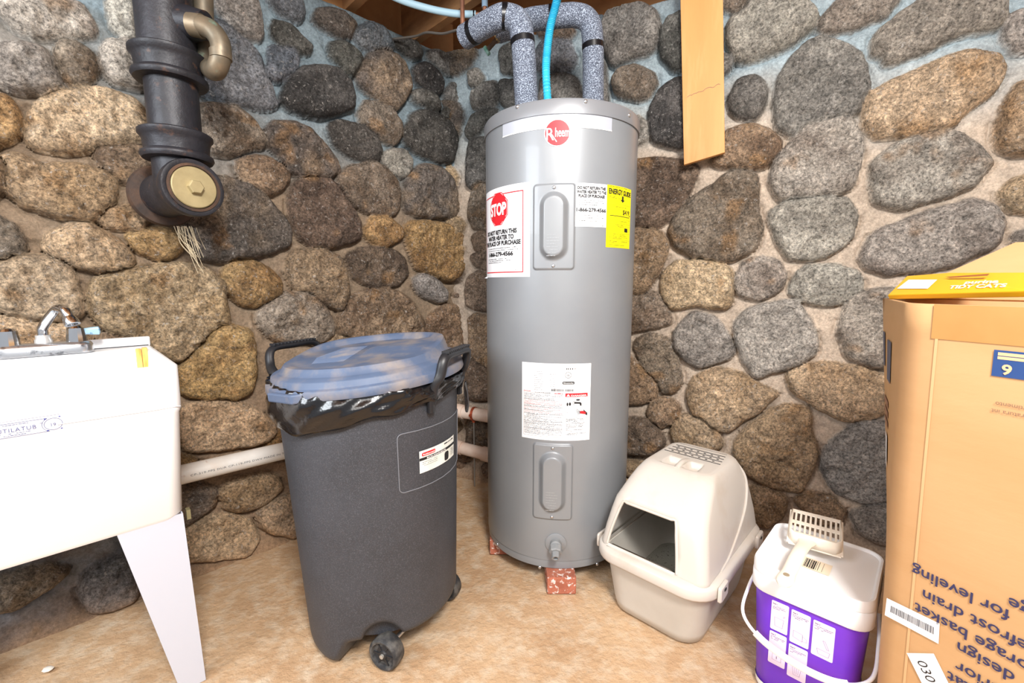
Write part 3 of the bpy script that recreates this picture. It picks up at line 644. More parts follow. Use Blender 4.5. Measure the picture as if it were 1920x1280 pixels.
for k in range(5): loop(k_, S, [(.86 * W, (.375 - .004 * k) * H), (.79 * W + .008 * W * abs(k - 1), (.415 - .019 * k) * H)], .0013, .0013, False)
poly(r_, S, [(.85 * W, .39 * H), (.90 * W, .388 * H), (.94 * W, .36 * H), (.92 * W, .345 * H), (.85 * W, .355 * H)], .0014)
poly(k_, S, [(.895 * W, .41 * H), (.955 * W, .36 * H), (.955 * W, .325 * H), (.92 * W, .345 * H), (.94 * W, .36 * H), (.90 * W, .388 * H)], .0015)
for y, e in ((.285, .85), (.27, 1), (.255, .6), (.232, 1), (.217, .9), (.195, .9), (.18, .8), (.165, .2), (.14, .85), (.12, .3), (.095, 1), (.08, .6)): fine(k_, S, x0 + .003, x1 - .004, y * H, .0017, .0012, rnd, end=e)
for nm, q, m in (('black_lettering', k_, INK), ('grey_lettering', g_, GREYINK), ('pink_lettering', p_, PINKINK), ('red_print', r_, RED), ('white_lettering', w_, WHT)): q.build(nm, m, o)

# brand panel and round badge
S, W, H, o = clabel('brand_panel', [(943, 222), (1147, 222), (1147, 250), (943, 250)], 'light silver panel', mat('silver_foil', 'b9bec9', .4, .2))
bpy.data.objects.remove(o)
mb = MB(); nx = 24; P = []
for i in range(nx + 1):
    x = W * i / nx; P.append([S(x, -.004, .0008), S(x, H + .034 - .012 * abs(2 * i / nx - 1) ** 2, .0008)])
o = mb.grid(P).build('brand_panel', MATS['silver_foil'], heater, label='light silver foil panel')
t = MB(); text(t, S, 'PERFORMANCE', .50 * W, H + .001, .0135, .0013, w=.50 * W, bold=.02, space=1.1); sheet(t, S, 0, -.004, W, -.001, .0012, 20); t.build('white_lettering', WHT, o)
a, z = chit(1045, 249); S = cyl_surf(HX, HY, HR, a, z)
bd = MB(); oval(bd, S, 0, 0, .0375, .0375, .0014, 48); bd = bd.build('brand_badge', WHT, heater, label='round red badge')
t = MB(); oval(t, S, 0, 0, .0352, .0352, .0018, 48); t.build('red_disc', RED, bd)
t = MB(); text(t, S, 'R', -.031, -.020, .036, .0022, w=.022, align='l', bold=.0); text(t, S, 'heem', -.006, -.011, .026, .0022, w=.040, align='l', bold=.012); loop(t, S, [(-.016, -.004), (-.002, -.024)], .0025, .0022, False); t.build('white_lettering', WHT, bd)

# bricks under the heater
BR = mat('salt_crusted_red_brick', 'b97058', .9, col2='9c5a45', nscale=20, col3='e6dcd6', n3scale=70, lo3=.55, hi3=.62, bump=.8, bscale=90, bdist=.004)
b1 = MB().box((.158, 1.392, .029), (.046, 0, 0), (0, .098, 0), (0, 0, .0285)).build('brick', BR, bevel=.003); tag(b1, 'salt crusted red brick sticking out under front of water heater', 'brick', 'bricks under the water heater')
for (x, y, l) in ((-.035, 1.60, 'red brick barely showing under left edge of water heater'),):
    o = b1.copy(); COL.objects.link(o); o.location = (x - .158, y - 1.392, 0); o['label'] = l

# ------------------------------------------------------------------ insulated pipes, hose
FOAM = mat('speckled_foam_insulation', '555c6b', .8, col2='3d4352', nscale=260, col3='b4bfd0', n3scale=330., lo3=.50, hi3=.62, bump=.5, bscale=260, bdist=.002, detail=3)
TAPE = mat('black_tape', '111216', .3)
def tape(path_pts, r, parent):
    MB().tube(path_pts, r, 28).build('tape_band', TAPE, parent)
def elbow_path(*pts, n=10): return crv(pts, n)
zE = at_y(965, 26, 1.55)[2]
e1 = [A3(.055, 1.55, HZ1 - .004), at_y(978, 120, 1.55) * [1, 1, 1], at_y(975, 66, 1.55)]
end1 = at_z(871, 70, zE - .01); mid1 = at_z(930, 36, zE)
p1 = elbow_path(A3(.052, 1.55, HZ1 - .004), A3(.045, 1.55, 1.62), A3(.035, 1.55, zE - .085), A3(.022, 1.555, zE - .025), A3(-.012, 1.568, zE), mid1, end1)
t1 = thing('insulated_pipe', (.052, 1.55, HZ1), 'speckled grey foam insulated pipe on left of heater top, bending down to left', 'pipe', 'insulated pipes on the water heater')
MB().tube(p1, .0385, 32).build('foam_sleeve', FOAM, t1)
def band_at(path, i, r, parent): q = path; d = (q[i + 1] - q[i - 1]); d = d / np.linalg.norm(d); tape([q[i] - d * .009, q[i] + d * .009], r, parent)
band_at(p1, 20, .0395, t1); band_at(p1, 44, .0395, t1); band_at(p1, len(p1) - 4, .0395, t1)
zE2 = at_y(1072, 27, 1.64)[2]
p2 = elbow_path(A3(.287, 1.65, HZ1 - .004), A3(.284, 1.65, 1.66), A3(.278, 1.648, zE2 - .075), A3(.262, 1.645, zE2 - .02), A3(.215, 1.645, zE2), at_z(1025, 33, zE2), at_z(985, 40, zE2), at_z(935, 60, zE2))
t2 = thing('insulated_pipe', (.287, 1.65, HZ1), 'speckled grey foam insulated pipe on right of heater top, passing behind blue hose', 'pipe', 'insulated pipes on the water heater')
MB().tube(p2, .0365, 32).build('foam_sleeve', FOAM, t2)
band_at(p2, 18, .0375, t2); band_at(p2, 48, .0375, t2)
hose_p = crv([A3(.118, 1.49, HZ1 - .004), at_y(1024, 140, 1.48), at_y(1026, 95, 1.48), at_y(1032, 50, 1.47), at_y(1042, 10, 1.45), at_y(1052, -30, 1.42), at_y(1066, -90, 1.34), A3(.20, 1.27, 2.33)], 40)
rr = [.0122 + .0011 * math.sin(i * 2.2) for i in range(len(hose_p))]
ho = MB().tube(hose_p, rr, 20).build('corrugated_hose', mat('blue_corrugated_plastic', '35b4d6', .35, col2='2a9cc4', nscale=10)); tag(ho, 'bright blue corrugated hose rising from top of water heater', 'hose')

# ------------------------------------------------------------------ small pipes and valve near the corner ceiling
COPPER = mat('old_copper', 'b98468', .5, .6, col2='8f6450', nscale=20)
PEX = mat('pale_blue_tubing', 'bfe3f5', .35)
q = crv([at_y(560, -130, 1.74), at_y(700, -30, 1.80), at_y(745, -3, 1.82), at_y(800, 15, 1.84), at_y(850, 25, 1.85), at_y(892, 27, 1.85)], 8)
t = thing('water_tube', q[-1], 'pale blue plastic water tube curving under the joists', 'pipe'); MB().tube(q, .0125, 16).build('tube', PEX, t)
MB().tube([q[-1] - A3(.010, 0, 0), q[-1] - A3(.004, 0, 0)], .0138, 16).build('crimp_ring', mat('black_crimp', '20242c', .4, .5), t)
MB().tube([q[-1], q[-1] + A3(.035, .002, -.002)], .0085, 16).build('copper_stub', COPPER, t)
p_a, p_b = at_y(866, -60, 1.80), at_y(867, 53, 1.80); p_b[0] = p_a[0]; p_a[2] = 2.33
o = MB().tube([p_a, p_b], .0085, 16).build('copper_pipe', COPPER); tag(o, 'thin bare copper pipe hanging down behind left insulated pipe end', 'pipe')
pa = at_y(909, 14, 1.83); t = thing('copper_riser', (pa[0], pa[1], pa[2]), 'short pale blue tube with copper end above the left insulated pipe', 'pipe')
MB().tube([pa, A3(pa[0], pa[1], 2.33)], .0115, 16).build('tube', mat('blue_grey_tube', '8fa9c0', .4), t); MB().tube([pa + A3(0, 0, -.05), pa], .0085, 16).build('copper_end', COPPER, t)
q = crv([along(dL, nL, .33, .02, 1.985), at_y(778, 68, 1.93), at_y(800, 61, 1.86), at_y(830, 63, 1.80), at_y(858, 56, 1.72)], 8)
o = MB().tube(q, .0045, 10).build('cable', mat('grey_cable_jacket', '5b5650', .6)); tag(o, 'thin grey cable running along wall top to left insulated pipe', 'cable')
BRASS = mat('aged_brass', 'b8a98a', .38, .8, col2='8a7a58', nscale=30)
va, vb = at_y(944, 60, 1.72), at_y(921, 86, 1.76)
dv_ = (vb - va) / np.linalg.norm(vb - va)
t = thing('valve', va, 'aged brass valve on pipe tucked beneath left insulated pipe', 'valve')
MB().lathe([(.007, -.012), (.012, -.010), (.012, 0), (.014, .001), (.014, .008), (.011, .009), (.011, .013), (.014, .014), (.014, .021), (.011, .022), (.011, .026), (.0135, .027), (.0135, .033), (.008, .034)], va, dv_, 20).build('valve_body', BRASS, t)
MB().tube([va + dv_ * .03, va + dv_ * .085], .008, 14).build('pipe_nipple', mat('dark_iron_nipple', '5a4c42', .6, .3), t)
hv = va + dv_ * .085
MB().tube([hv - A3(.012, 0, -.008), hv + A3(.004, 0, -.016)], .010, 14, flat=(1, .7)).build('valve_cap', mat('green_chipped_paint', '9fc6bd', .5, col2='4f8f7c', nscale=60), t)
MB().tube([va - dv_ * .010, at_y(955, 47, 1.70)], .008, 12).build('copper_stub', COPPER, t)
MB().tube([va - dv_ * .004, va - dv_ * .004 + A3(-.035, .01, -.012)], .006, 12).build('side_port', BRASS, t)

# ------------------------------------------------------------------ board on the right wall
PINE = mat('pine_board', 'cd9454', .55, col2='bf8546', nscale=1.6, lo=.38, hi=.66, col3='d6a268', n3scale=5., lo3=.5, hi3=.8, stretch=(5, 5, .6), bump=.1, bscale=20, detail=6)
bT = on_plane(1315, 0, C0 + nR * .078, nR); bB = on_plane(1320, 298, C0 + nR * .078, nR); dz = (bT - bB); dz[:2] *= 1; L_ = np.linalg.norm(dz); up = dz / L_; up_n = up - nR * (up @ nR); up_n /= np.linalg.norm(up_n); sx = np.cross(up_n, nR); 
hw = .068
t = thing('pine_board', bB, 'pale pine board with cut end hanging down the right stone wall', 'board')
top = bB + up_n * (L_ + .35)
o = MB().add([bB - sx * hw - up_n * .008 - nR * k for k in (0, .02)] + [bB + sx * hw + up_n * .010 - nR * k for k in (0, .02)] + [top - sx * hw - nR * k for k in (0, .02)] + [top + sx * hw - nR * k for k in (0, .02)],
   [(0, 2, 6, 4), (1, 5, 7, 3), (0, 4, 5, 1), (2, 3, 7, 6), (0, 1, 3, 2), (4, 6, 7, 5)]).build('plank', PINE, t, smooth=False, bevel=.0015)
S = flat_surf(bB, sx if sx[0] > 0 else -sx, up_n); sg = 1
mb = MB(); rnd = random.Random(2); sq = lambda x, y, o_=0.: bB + (sx if sx[0] > 0 else -sx) * x + up_n * y + nR * o_
pts = [(-.052, .225)] ; 
while pts[-1][0] < .05: pts.append((pts[-1][0] + rnd.uniform(.004, .010), pts[-1][1] + rnd.uniform(-.003, .006)))
loop(mb, sq, pts, .0016, .0006, False); mb.build('pencil_line', mat('pencil_mark', '8c6b5a', .8), t)

# ------------------------------------------------------------------ cast-iron drain stack with cleanout
IRON = mat('black_cast_iron', '2c2c32', .48, .2, col2='1f1f24', nscale=12, col3='5e4334', n3scale=26., lo3=.60, hi3=.74, bump=.6, bscale=45, bdist=.003)
RUST = mat('rusty_iron', '59402f', .7, .1, col2='2f2724', nscale=16, bump=.6, bscale=80, bdist=.002)
SX, SY = -.938, 1.30
def stack_z(v): return at_y(310, v, SY - .03)[2]
st_ = thing('drain_stack', (SX, SY, 1.05), 'black cast iron drain stack with brass cleanout plug on left stone wall', 'pipe')
z_h1t, z_h1b, z_h2t, z_h2b = stack_z(92), stack_z(140), stack_z(245), stack_z(290)
MB().lathe([(.067, z_h1b - .01), (.067, 2.34)], (SX, SY, 0), (0, 0, 1), 48).build('upper_pipe', IRON, st_)
MB().lathe([(.0615, z_h2b - .01), (.0615, z_h1b + .005)], (SX, SY, 0), (0, 0, 1), 48).build('middle_pipe', IRON, st_)
def hub(zt, zb, r, lower=True):
    pr = [(r * .80, zb - .012), (r * 1.0, zb - .010), (r * 1.06, zb - .002), (r * 1.04, zb + .006), (r * .93, zb + .012), (r * .96, zt - .026), (r * 1.0, zt - .016), (r * 1.07, zt - .010), (r * 1.07, zt - .001), (r * 1.0, zt + .003), (r * .8, zt + .001)]
    MB().lathe(pr, (SX, SY, 0), (0, 0, 1), 48).build('pipe_hub', IRON, st_, angle=50)
hub(z_h1t, z_h1b, .083); hub(z_h2t, z_h2b, .081)
# cleanout tee: barrel lies level, out of the wall towards the room
zc = at_y(363, 347, 1.22)[2]; tee_c = A3(SX, SY, zc); ax = nL * .93 + A3(.36, -.05, .0); ax /= np.linalg.norm(ax)
MB().tube(crv([A3(SX, SY, z_h2b + .0), A3(SX, SY, zc + .05), A3(SX, SY, zc)], 6), .0615, 40).build('tee_branch', IRON, st_)
f0 = tee_c + ax * .085
MB().lathe([(.055, -.19), (.062, -.16), (.062, -.02), (.066, .03), (.0745, .055), (.0765, .075), (.0745, .086), (.066, .088), (.058, .084), (.055, .074)], tee_c, ax, 56).build('cleanout_barrel', IRON, st_)
MB().lathe([(.062, -.155), (.084, -.150), (.088, -.135), (.084, -.122), (.062, -.118)], tee_c, ax, 48).build('wall_hub', RUST, st_)
PB = mat('dull_yellow_brass', 'b3a47c', .5, .35, col2='9a8c66', nscale=14)
pl = MB().lathe([(.056, .07), (.0545, .0895), (.052, .092), (.001, .092)], tee_c, ax, 56).build('cleanout_plug', PB, st_)
MB().lathe([(.019, .091), (.019, .104), (.0165, .1065), (.001, .1065)], tee_c, ax, 6).build('plug_nut', PB, pl, angle=20)
MB().lathe([(.0565, .086), (.0635, .0885), (.0635, .0900), (.0565, .0905)], tee_c, ax, 56, cap=False).build('gasket', RUST, st_)
# side inlet
zi = at_y(352, 42, SY)[2]; a_in = A3(SX + .03, SY, zi)
xA = at_y(400, 60, SY); ib = A3(xA[0], SY - .01, zi - .018)
MB().lathe([(.045, 0), (.042, .04), (.036, .07), (.034, .085)], a_in, A3(1, -.05, -.12), 32).build('side_inlet', IRON, st_)
OLDC = mat('tarnished_copper', '8c7c66', .48, .55, col2='6c6557', nscale=14, col3='7fa08f', n3scale=20., lo3=.60, hi3=.7, bump=.2, bscale=60)
tp = thing('copper_trap_pipe', ib, 'tarnished copper pipe with U shaped trap joined to the black drain stack', 'pipe')
c1_ = at_y(372, 46, SY - .02); c2_ = at_y(396, 56, SY - .03); c3_ = at_y(412, 78, SY - .03); c4_ = at_y(414, 105, SY - .03); c5_ = at_y(405, 131, SY - .015); c6_ = at_y(392, 128, SY + .03); c7_ = at_y(388, 105, SY + .05)
x8 = at_y(386, 20, SY + .06)[0]
MB().tube(crv([a_in + A3(.07, 0, -.010), c1_, c2_, c3_, c4_, c5_, c6_, c7_, A3(c7_[0] - .003, SY + .055, c7_[2] + .1), A3(x8, SY + .06, 1.9), A3(x8, SY + .06, 2.33)], 9), .0245, 28).build('pipe_run', OLDC, tp)
MB().tube([c1_ - A3(.02, 0, 0), c1_ + A3(.012, 0, -.005)], .0285, 28).build('sweat_fitting', OLDC, tp)
MB().tube([c4_ + A3(0, 0, .012), c4_ - A3(0, 0, .008)], .0262, 28).build('sweat_fitting', OLDC, tp)
# cobweb
rnd = random.Random(9); mb = MB()
cw0 = at_y(352, 425, 1.36)
for k in range(26):
    x, y = rnd.uniform(-.03, .03), rnd.uniform(-.02, .02); l = rnd.uniform(.05, .17) * (1 - abs(x) * 14)
    if l < .03: continue
    s_ = cw0 + A3(x, y, 0); mb.tube(crv([s_, s_ + A3(.008 + rnd.uniform(-.006, .006), 0, -l * .5), s_ + A3(.022 - x * .5, .01, -l)], 4), .0007, 4)
o = mb.build('cobweb', mat('dusty_cobweb', 'c9b99b', .9), kind='stuff'); tag(o, 'dusty cobweb strands hanging beneath the black drain stack', 'cobweb')

# ------------------------------------------------------------------ utility sink
FR = A3(-.752, .984, 0); EX, EY = dL, -nL
SW, SD, SZ0, SZ1 = .47, .47, .44, .80
def sk(x, y, z): return FR + EX * x + EY * y + ZU * z
TUB = mat('white_utility_plastic', 'f4f5f7', .35, col2='eceef0', nscale=2.)
sink = thing('utility_sink', sk(SW / 2, SD / 2, 0), 'white plastic utility sink on legs with chrome faucet against left wall', 'sink')
def ringsk(x0, x1, y0, y1, r, z, zf=None):
    w, d = x1 - x0, y1 - y0; return [sk(x0 + w / 2 + a, y0 + d / 2 + b_, z) for a, b_ in rrect(w, d, r, 6)]
R = [ringsk(.022, SW - .022, .012, SD - .02, .03, SZ0), ringsk(.016, SW - .016, .006, SD - .012, .03, SZ0 + .01), ringsk(.004, SW - .004, .001, SD - .004, .022, SZ1 - .11), ringsk(0, SW, 0, SD, .020, SZ1 - .10), ringsk(0, SW, 0, SD, .02, SZ1 - .003), ringsk(.003, SW - .003, .003, SD - .003, .018, SZ1),
     ringsk(.013, SW - .013, .013, SD - .12, .02, SZ1), ringsk(.016, SW - .016, .016, SD - .123, .02, SZ1 - .004), ringsk(.035, SW - .035, .035, SD - .135, .04, SZ0 + .03), ringsk(.08, SW - .08, .08, SD - .18, .04, SZ0 + .012)]
MB().loft(R).build('basin', TUB, sink, angle=50)
MB().tube([sk(.004, .0, SZ1 - .095), sk(.05, -.0005, SZ1 - .096), sk(.20, -.0005, SZ1 - .094)], .0009, 6).build('mold_seam', mat('seam_grey', 'c8c8cc', .5), sink)
mb = MB()                                                   # raised back ledge and ribs
mb.box(sk(SW / 2, SD - .008, SZ1 + .012), EX * SW / 2, EY * .008, ZU * .014)
mb.build('back_ledge', TUB, sink, bevel=.003)
mb = MB()
for k in range(5): mb.box(sk(.03 + k * .026, SD - .118, SZ1 - .02), EX * .003, EY * .004, ZU * .02)
mb.build('washboard_ribs', TUB, sink, bevel=.001)
MB().box(sk(.075, SD - .0125, SZ1 + .001), EX * .07, EY * .004, ZU * .0015).build('back_gap_line', mat('dark_gap_grey', '3a3a3d', .7), sink)  # thin dark strip along the gap at the back ledge
MB().lathe([(.085, .012), (.088, 0), (.080, -.018), (.055, -.030), (.03, -.034)], sk(.19, .16, SZ0), (0, 0, 1), 40).build('drain_sump', mat('pale_grey_plastic', 'd5dbe0', .4), sink)
LEGM = mat('pale_grey_leg_steel', 'c9cfdd', .4)
def leg(xo, yo, mx, my):
    # tapered, folded sheet leg; mx, my = inward directions
    P = []
    for z, w in ((SZ0 + .006, .118), (0, .050)):
        s_ = .018 + (.0 if z > .1 else -.012)
        a = sk(xo + mx * s_, yo + my * .012, z); b_ = sk(xo + mx * (s_ + w), yo + my * .012, z); c = sk(xo + mx * s_, yo + my * (.012 + w * .8), z)
        P.append([b_, a, c])
    MB().grid(P).build('leg', LEGM, sink, smooth=False, solid=.004)
leg(0, 0, 1, 1); leg(SW, 0, -1, 1); leg(0, SD - .045, 1, -1); leg(SW, SD - .045, -1, -1)
mb = MB().box(sk(.006, .030, SZ0 - .006), EX * .004, EY * .008, ZU * .012); mb.build('leg_clip', mat('dull_brass_clip', '8a8566', .5, .4), sink)
# maker's mark printed on the front
S = lambda x, y, o_=0.: sk(0, 0, 0) * 0 + (FR + EX * (x) + ZU * y - nL * 0 + nL * (o_ - .0045) + A3(0, 0, 0))
pa = on_plane(118, 783, FR, nL); xa = (pa - FR) @ EX; za = pa[2]; pb_ = on_plane(0, 802, FR, nL); xb = (pb_ - FR) @ EX; zb_ = pb_[2]
SS = lambda x, y, o_=0.: FR + EX * (xa - x + 0) + ZU * (za + y) + nL * o_   # x to the picture's right is -EX
def SS(x, y, o_=0.): return FR + EX * (xa - x) + ZU * (za + y) + nL * (o_ + .0)
wl_ = xb - xa + .02; mk_ = thing
LB = mat('blue_grey_stamp_ink', '5a6192', .6); NB = mat('navy_stamp_ink', '2b3a9c', .6)
mb = MB(); loop(mb, SS, [(-wl_, .004), (-.022, .004)], .0008, .0008, False); loop(mb, SS, [(-wl_, -.022), (-.020, -.022)], .0008, .0008, False); loop(mb, SS, [(-wl_ - .02, .0085), (-.002, .0085)], .0005, .0008, False)
ring_o(mb, SS, -.014, -.009, .0125, .0115, .0008, .0008); ring_o(mb, SS, -.014, -.009, .0155, .0145, .0007, .0008, 14, 120, 240)
text(mb, SS, 'UTILATUB', -.062, -.0125, .0080, .0008, w=.050, space=1.15); text(mb, SS, '19', -.014, -.013, .0065, .0008); ring_o(mb, SS, -.030, -.004, .0012, .0012, .0005, .0008, 8)
rnd = random.Random(3); fine(mb, SS, -.09, -.045, .0005, .0012, .0008, rnd); fine(mb, SS, -.095, -.045, -.016, .0012, .0008, rnd); fine(mb, SS, -.09, -.05, -.0195, .0012, .0008, rnd)
st = mb.build('printed_mark', LB, sink)
mb = MB(); ring_o(mb, SS, -.104, -.0105, .0125, .0122, .0016, .0008); text(mb, SS, 'M', -.104, -.0155, .012, .0008, w=.016, bold=.05)
for x, y in ((-.004, .004), (-.003, -.020), (-.090, .004), (-.088, -.021), (-.024, .0025), (-.022, -.0205)): poly(mb, SS, [(x - .002, y - .0012), (x + .002, y), (x - .001, y + .0015)], .0009)
mb.build('navy_mark', NB, st)
# faucet
fx, fy, fz = .215, SD - .072, SZ1 + .006
fa = MB(); fa.loft([[sk(fx + a, fy + b_, fz + z) for a, b_ in rrect(w, d, .028, 6)] for w, d, z in ((.182, .054, -.004), (.182, .054, .016), (.172, .046, .024), (.15, .03, .027))]); fa = fa.build('faucet', mat('spotted_chrome', 'cfd2d6', .22, .9, col3='8d8f94', n3scale=45., lo3=.58, hi3=.66), sink, angle=60)
MB().lathe([(.017, .02), (.017, .034), (.0145, .038), (.0145, .046)], sk(fx, fy, fz), (0, 0, 1), 20).build('spout_nut', mat('worn_chrome', 'dcdcda', .3, .6), fa)
sp = crv([sk(fx, fy, fz + .03), sk(fx, fy, fz + .055), sk(fx - .003, fy - .004, fz + .068), sk(fx - .020, fy - .030, fz + .098), sk(fx - .034, fy - .055, fz + .114), sk(fx - .046, fy - .078, fz + .108), sk(fx - .053, fy - .090, fz + .084)], 8)
MB().tube(sp, .0105, 20).build('spout', CHROME, fa)
MB().lathe([(.0105, -.012), (.013, -.006), (.015, .002), (.015, .010), (.010, .010), (.010, .004)], sp[-1], (sp[-1] - sp[-3]), 20).build('spout_tip', CHROME, fa)
ACR = mat('clear_blue_acrylic', 'a9cfe6', .08, spec=.8, col2='3f77a8', nscale=50, lo=.5, hi=.6)
for sgn in (1, -1):
    hx = fx + sgn * .060
    h_ = MB().lathe([(.0215, .024), (.0205, .040), (.018, .060), (.013, .066), (.002, .067)], sk(hx, fy, fz), (0, 0, 1), 14).build('faucet_handle', CHROME, fa, angle=20)
    MB().loft([[sk(hx + sgn * (x), fy + a, fz + .050 + b_) for a, b_ in rrect(w, hh, .005, 3)] for x, w, hh in ((.014, .014, .016), (.030, .018, .020), (.044, .018, .022), (.047, .012, .014))]).build('lever', ACR, h_)
yw = mat('stained_yellow_wood', 'f2c46a', .6, col2='d9862f', nscale=12, lo=.45, hi=.6, stretch=(3, 3, .4))
mb = MB(); mb.box(sk(.026, SD - .130, SZ1 - .045), EX * .006, EY * .006, ZU * .052); mb.box(sk(.039, SD - .130, SZ1 - .045), EX * .006, EY * .005, ZU * .050)
tag(mb.build('wood_scrap', yw, bevel=.002), 'yellow stained wooden scraps standing in back right corner of white sink', 'wood scrap')

# ------------------------------------------------------------------ drain pipes along the walls
PVC = mat('white_pvc', 'eceae6', .38, col2='dcd2c6', nscale=9, lo=.45, hi=.8, col3='a8704a', n3scale=16., lo3=.66, hi3=.76)
PVC2 = mat('dusty_pinkish_pvc', 'e0cdbf', .5, col2='c9a893', nscale=7)
a_ = along(dL, nL, 2.08, .10, .397); b_ = along(dL, nL, .10, .10, .368); c_ = along(dR, nR, .10, .11, .366); d_ = along(dR, nR, .42, .105, .358)
t = thing('drain_pipe', b_, 'white PVC drain pipe with printed lettering running low along the stone walls', 'pipe')
MB().tube([a_, b_], .0305, 32).build('left_run', PVC, t)
MB().tube(crv([b_ - dL * -.02, (b_ + c_) / 2 + A3(0, .012, 0), c_ + dR * .02], 8), .034, 32).build('corner_elbow', PVC2, t)
MB().tube([c_, d_], .0305, 32).build('right_run', PVC2, t)
mb = MB(); ctr = lambda s_: a_ + (b_ - a_) * s_
def SP(x, y, o_=0.):
    u_ = (2.08 - (1.13 - x)) / 1.98; base = a_ + (b_ - a_) * u_; th = math.radians(12) + y / .0305
    return base + nL * math.cos(th) * (.0305 + o_) + ZU * math.sin(th) * (.0305 + o_)
text(mb, SP, 'CP-319-FPS DUR CP-119-FPS DWV MADE IN THE U.S.A. 20-21-26 08:28', -.02, -.008, .0065, .0006, align='l', w=.42, space=1.1); mb.build('printed_lettering', GREYINK, t)
# strap hanger and rod
s_h = ((on_plane(889, 775, C0 + nR * .11, nR) - C0) @ dR); ch = along(dR, nR, s_h, .109, .364)
hg = thing('pipe_hanger', ch, 'rusty copper strap with threaded rod holding the corner drain pipe', 'pipe hanger')
MB().lathe([(.031, -.006), (.0335, -.006), (.0335, .006), (.031, .006)], ch, dR, 32, cap=False).build('strap', mat('copper_strap', 'b5583a', .45, .6), hg)
for q in (ch + nR * .036 + ZU * .002, ch - ZU * .036 + nR * .004): MB().box(q, dR * .006, nR * .005, ZU * .005).build('strap_ear', MATS['copper_strap'], hg)
MB().tube([ch - ZU * .036 + nR * .004, A3(ch[0], ch[1], 0) + nR * .004 + ZU * .002], [.0035, .0035], 10).build('threaded_rod', mat('zinc_rod', 'a9a9a6', .4, .7), hg)
e0, e1_ = along(dR, nR, .055, .12, .190), along(dR, nR, .42, .115, .165)
t = thing('lower_drain_pipe', e0, 'dusty pinkish PVC pipe stub low in the corner, behind heater', 'pipe')
MB().tube([e0, e1_], .030, 32).build('pipe', PVC2, t); dd = (e1_ - e0) / np.linalg.norm(e1_ - e0)
MB().tube([e0 - dd * .004, e0 + dd * .055], .034, 32).build('coupling', PVC2, t); MB().tube([e0 + dd * .17, e0 + dd * .215], .0345, 32).build('coupling', PVC2, t)

# ------------------------------------------------------------------ wheeled trash can
TX = A3(.93, -.37, 0); TY = A3(.37, .93, 0)
TB, TT = A3(-.374, 1.208, 0), A3(-.392, 1.205, 0)
def tc(z): return TB + (TT - TB) * (z / .75)
def tcp(phi, r, z): return tc(z) + TX * r * math.cos(phi) + TY * r * math.sin(phi) + ZU * z
def trad(z): return .205 + (.236 - .205) * min(z / .70, 1.1) - .008 * max(0, 1 - z / .05) ** 2
CAN = mat('charcoal_can_plastic', '3c3f46', .52, col2='303237', nscale=5, lo=.35, hi=.7, col3='5b5e65', n3scale=420., lo3=.50, hi3=.75, bump=.25, bscale=250, bdist=.001)
can = thing('trash_can', (TB[0], TB[1], 0), 'charcoal wheeled plastic trash can with dusty blue lid and black handles', 'trash can')
nph = 120; rows = 44; ztop = .715
def zbot(ph):
    d = abs((ph + math.pi) % (2 * math.pi) - math.pi); z = .088 / (1 + math.exp((d - 1.50) / .05))
    for pw in (-.95, .95):                                   # wheel arches
        e = abs((ph - pw + math.pi) % (2 * math.pi) - math.pi); z = max(z, .135 * max(0, 1 - (e / .34) ** 2) ** .5)
    return z
P = []
for i in range(rows + 1):
    row = []
    for j in range(nph):
        ph = 2 * math.pi * j / nph; zb0 = zbot(ph); t = (i / rows) ** 1.3; z = zb0 + (ztop - zb0) * t
        r = trad(z) - .012 * max(0, 1 - (z - zb0) / .02) ** 2
        for pw in (-.95, .95):
            e = abs((ph - pw + math.pi) % (2 * math.pi) - math.pi)
            if e < .36 and z < .15: r -= .014 * (1 - (e / .36) ** 2) * (1 - z / .15)
        row.append(tcp(ph, r, z))
    P.append(row)
P = [[tcp(2 * math.pi * j / nph, .10, zbot(2 * math.pi * j / nph) + .004) for j in range(nph)]] + P
rimr = trad(ztop)
P += [[tcp(2 * math.pi * j / nph, r, z) for j in range(nph)] for r, z in ((rimr + .006, ztop), (rimr + .008, ztop + .004), (rimr + .008, ztop + .022), (rimr + .002, ztop + .024), (rimr - .004, ztop + .02), (rimr - .008, ztop - .05), (.17, .08))]
body = MB().loft(P).build('can_body', CAN, can, angle=60)
# recessed panel outline and sticker
def TS(x, y, o_=0.): z = .56 + y; return tcp(phi0 + x / .225, trad(z) + .0008 + o_, z)
def phit(u, v):
    best = None; r = ray(u, v)
    lo, hi = 0, None
    for k in range(4000):
        Pp = CP + r * (.6 + k * .0004); c = tc(Pp[2]); d = Pp - c
        if math.hypot(d[0], d[1]) < trad(Pp[2]): return math.atan2(d @ TY, d @ TX), Pp[2]
    return None
phi0 = 0.
ph_a, z_a = phit(744, 815); ph_b, z_b = phit(750, 925); ph_c, z_c = phit(840, 790); ph_d, z_d = phit(840, 885)
phi0 = ph_a; RR = .225; wp = (ph_c - ph_a) * RR + .10; zt_, zb2 = z_a - .56, z_b - .56
mb = MB(); pts = [(x + wp / 2, y + (zt_ + zb2) / 2) for x, y in rrect(wp, zt_ - zb2, .012, 5)]
q = [TS(x, y, .0) for x, y in pts]; q2 = []
for i in range(len(q)):
    x0_, y0_ = pts[i]; x1_, y1_ = pts[(i + 1) % len(pts)]
    for k in range(6): q2.append(TS(x0_ + (x1_ - x0_) * k / 6, y0_ + (y1_ - y0_) * k / 6))
q2.append(q2[0]); mb.tube(q2, .0012, 6); mb.build('panel_outline', mat('scuffed_edge_plastic', '74777e', .5), can)
hA = [phit(785, 842), phit(849, 818), phit(846, 862), phit(787, 880)]
hA = [h if h else (phi0 + .35, .5) for h in hA]
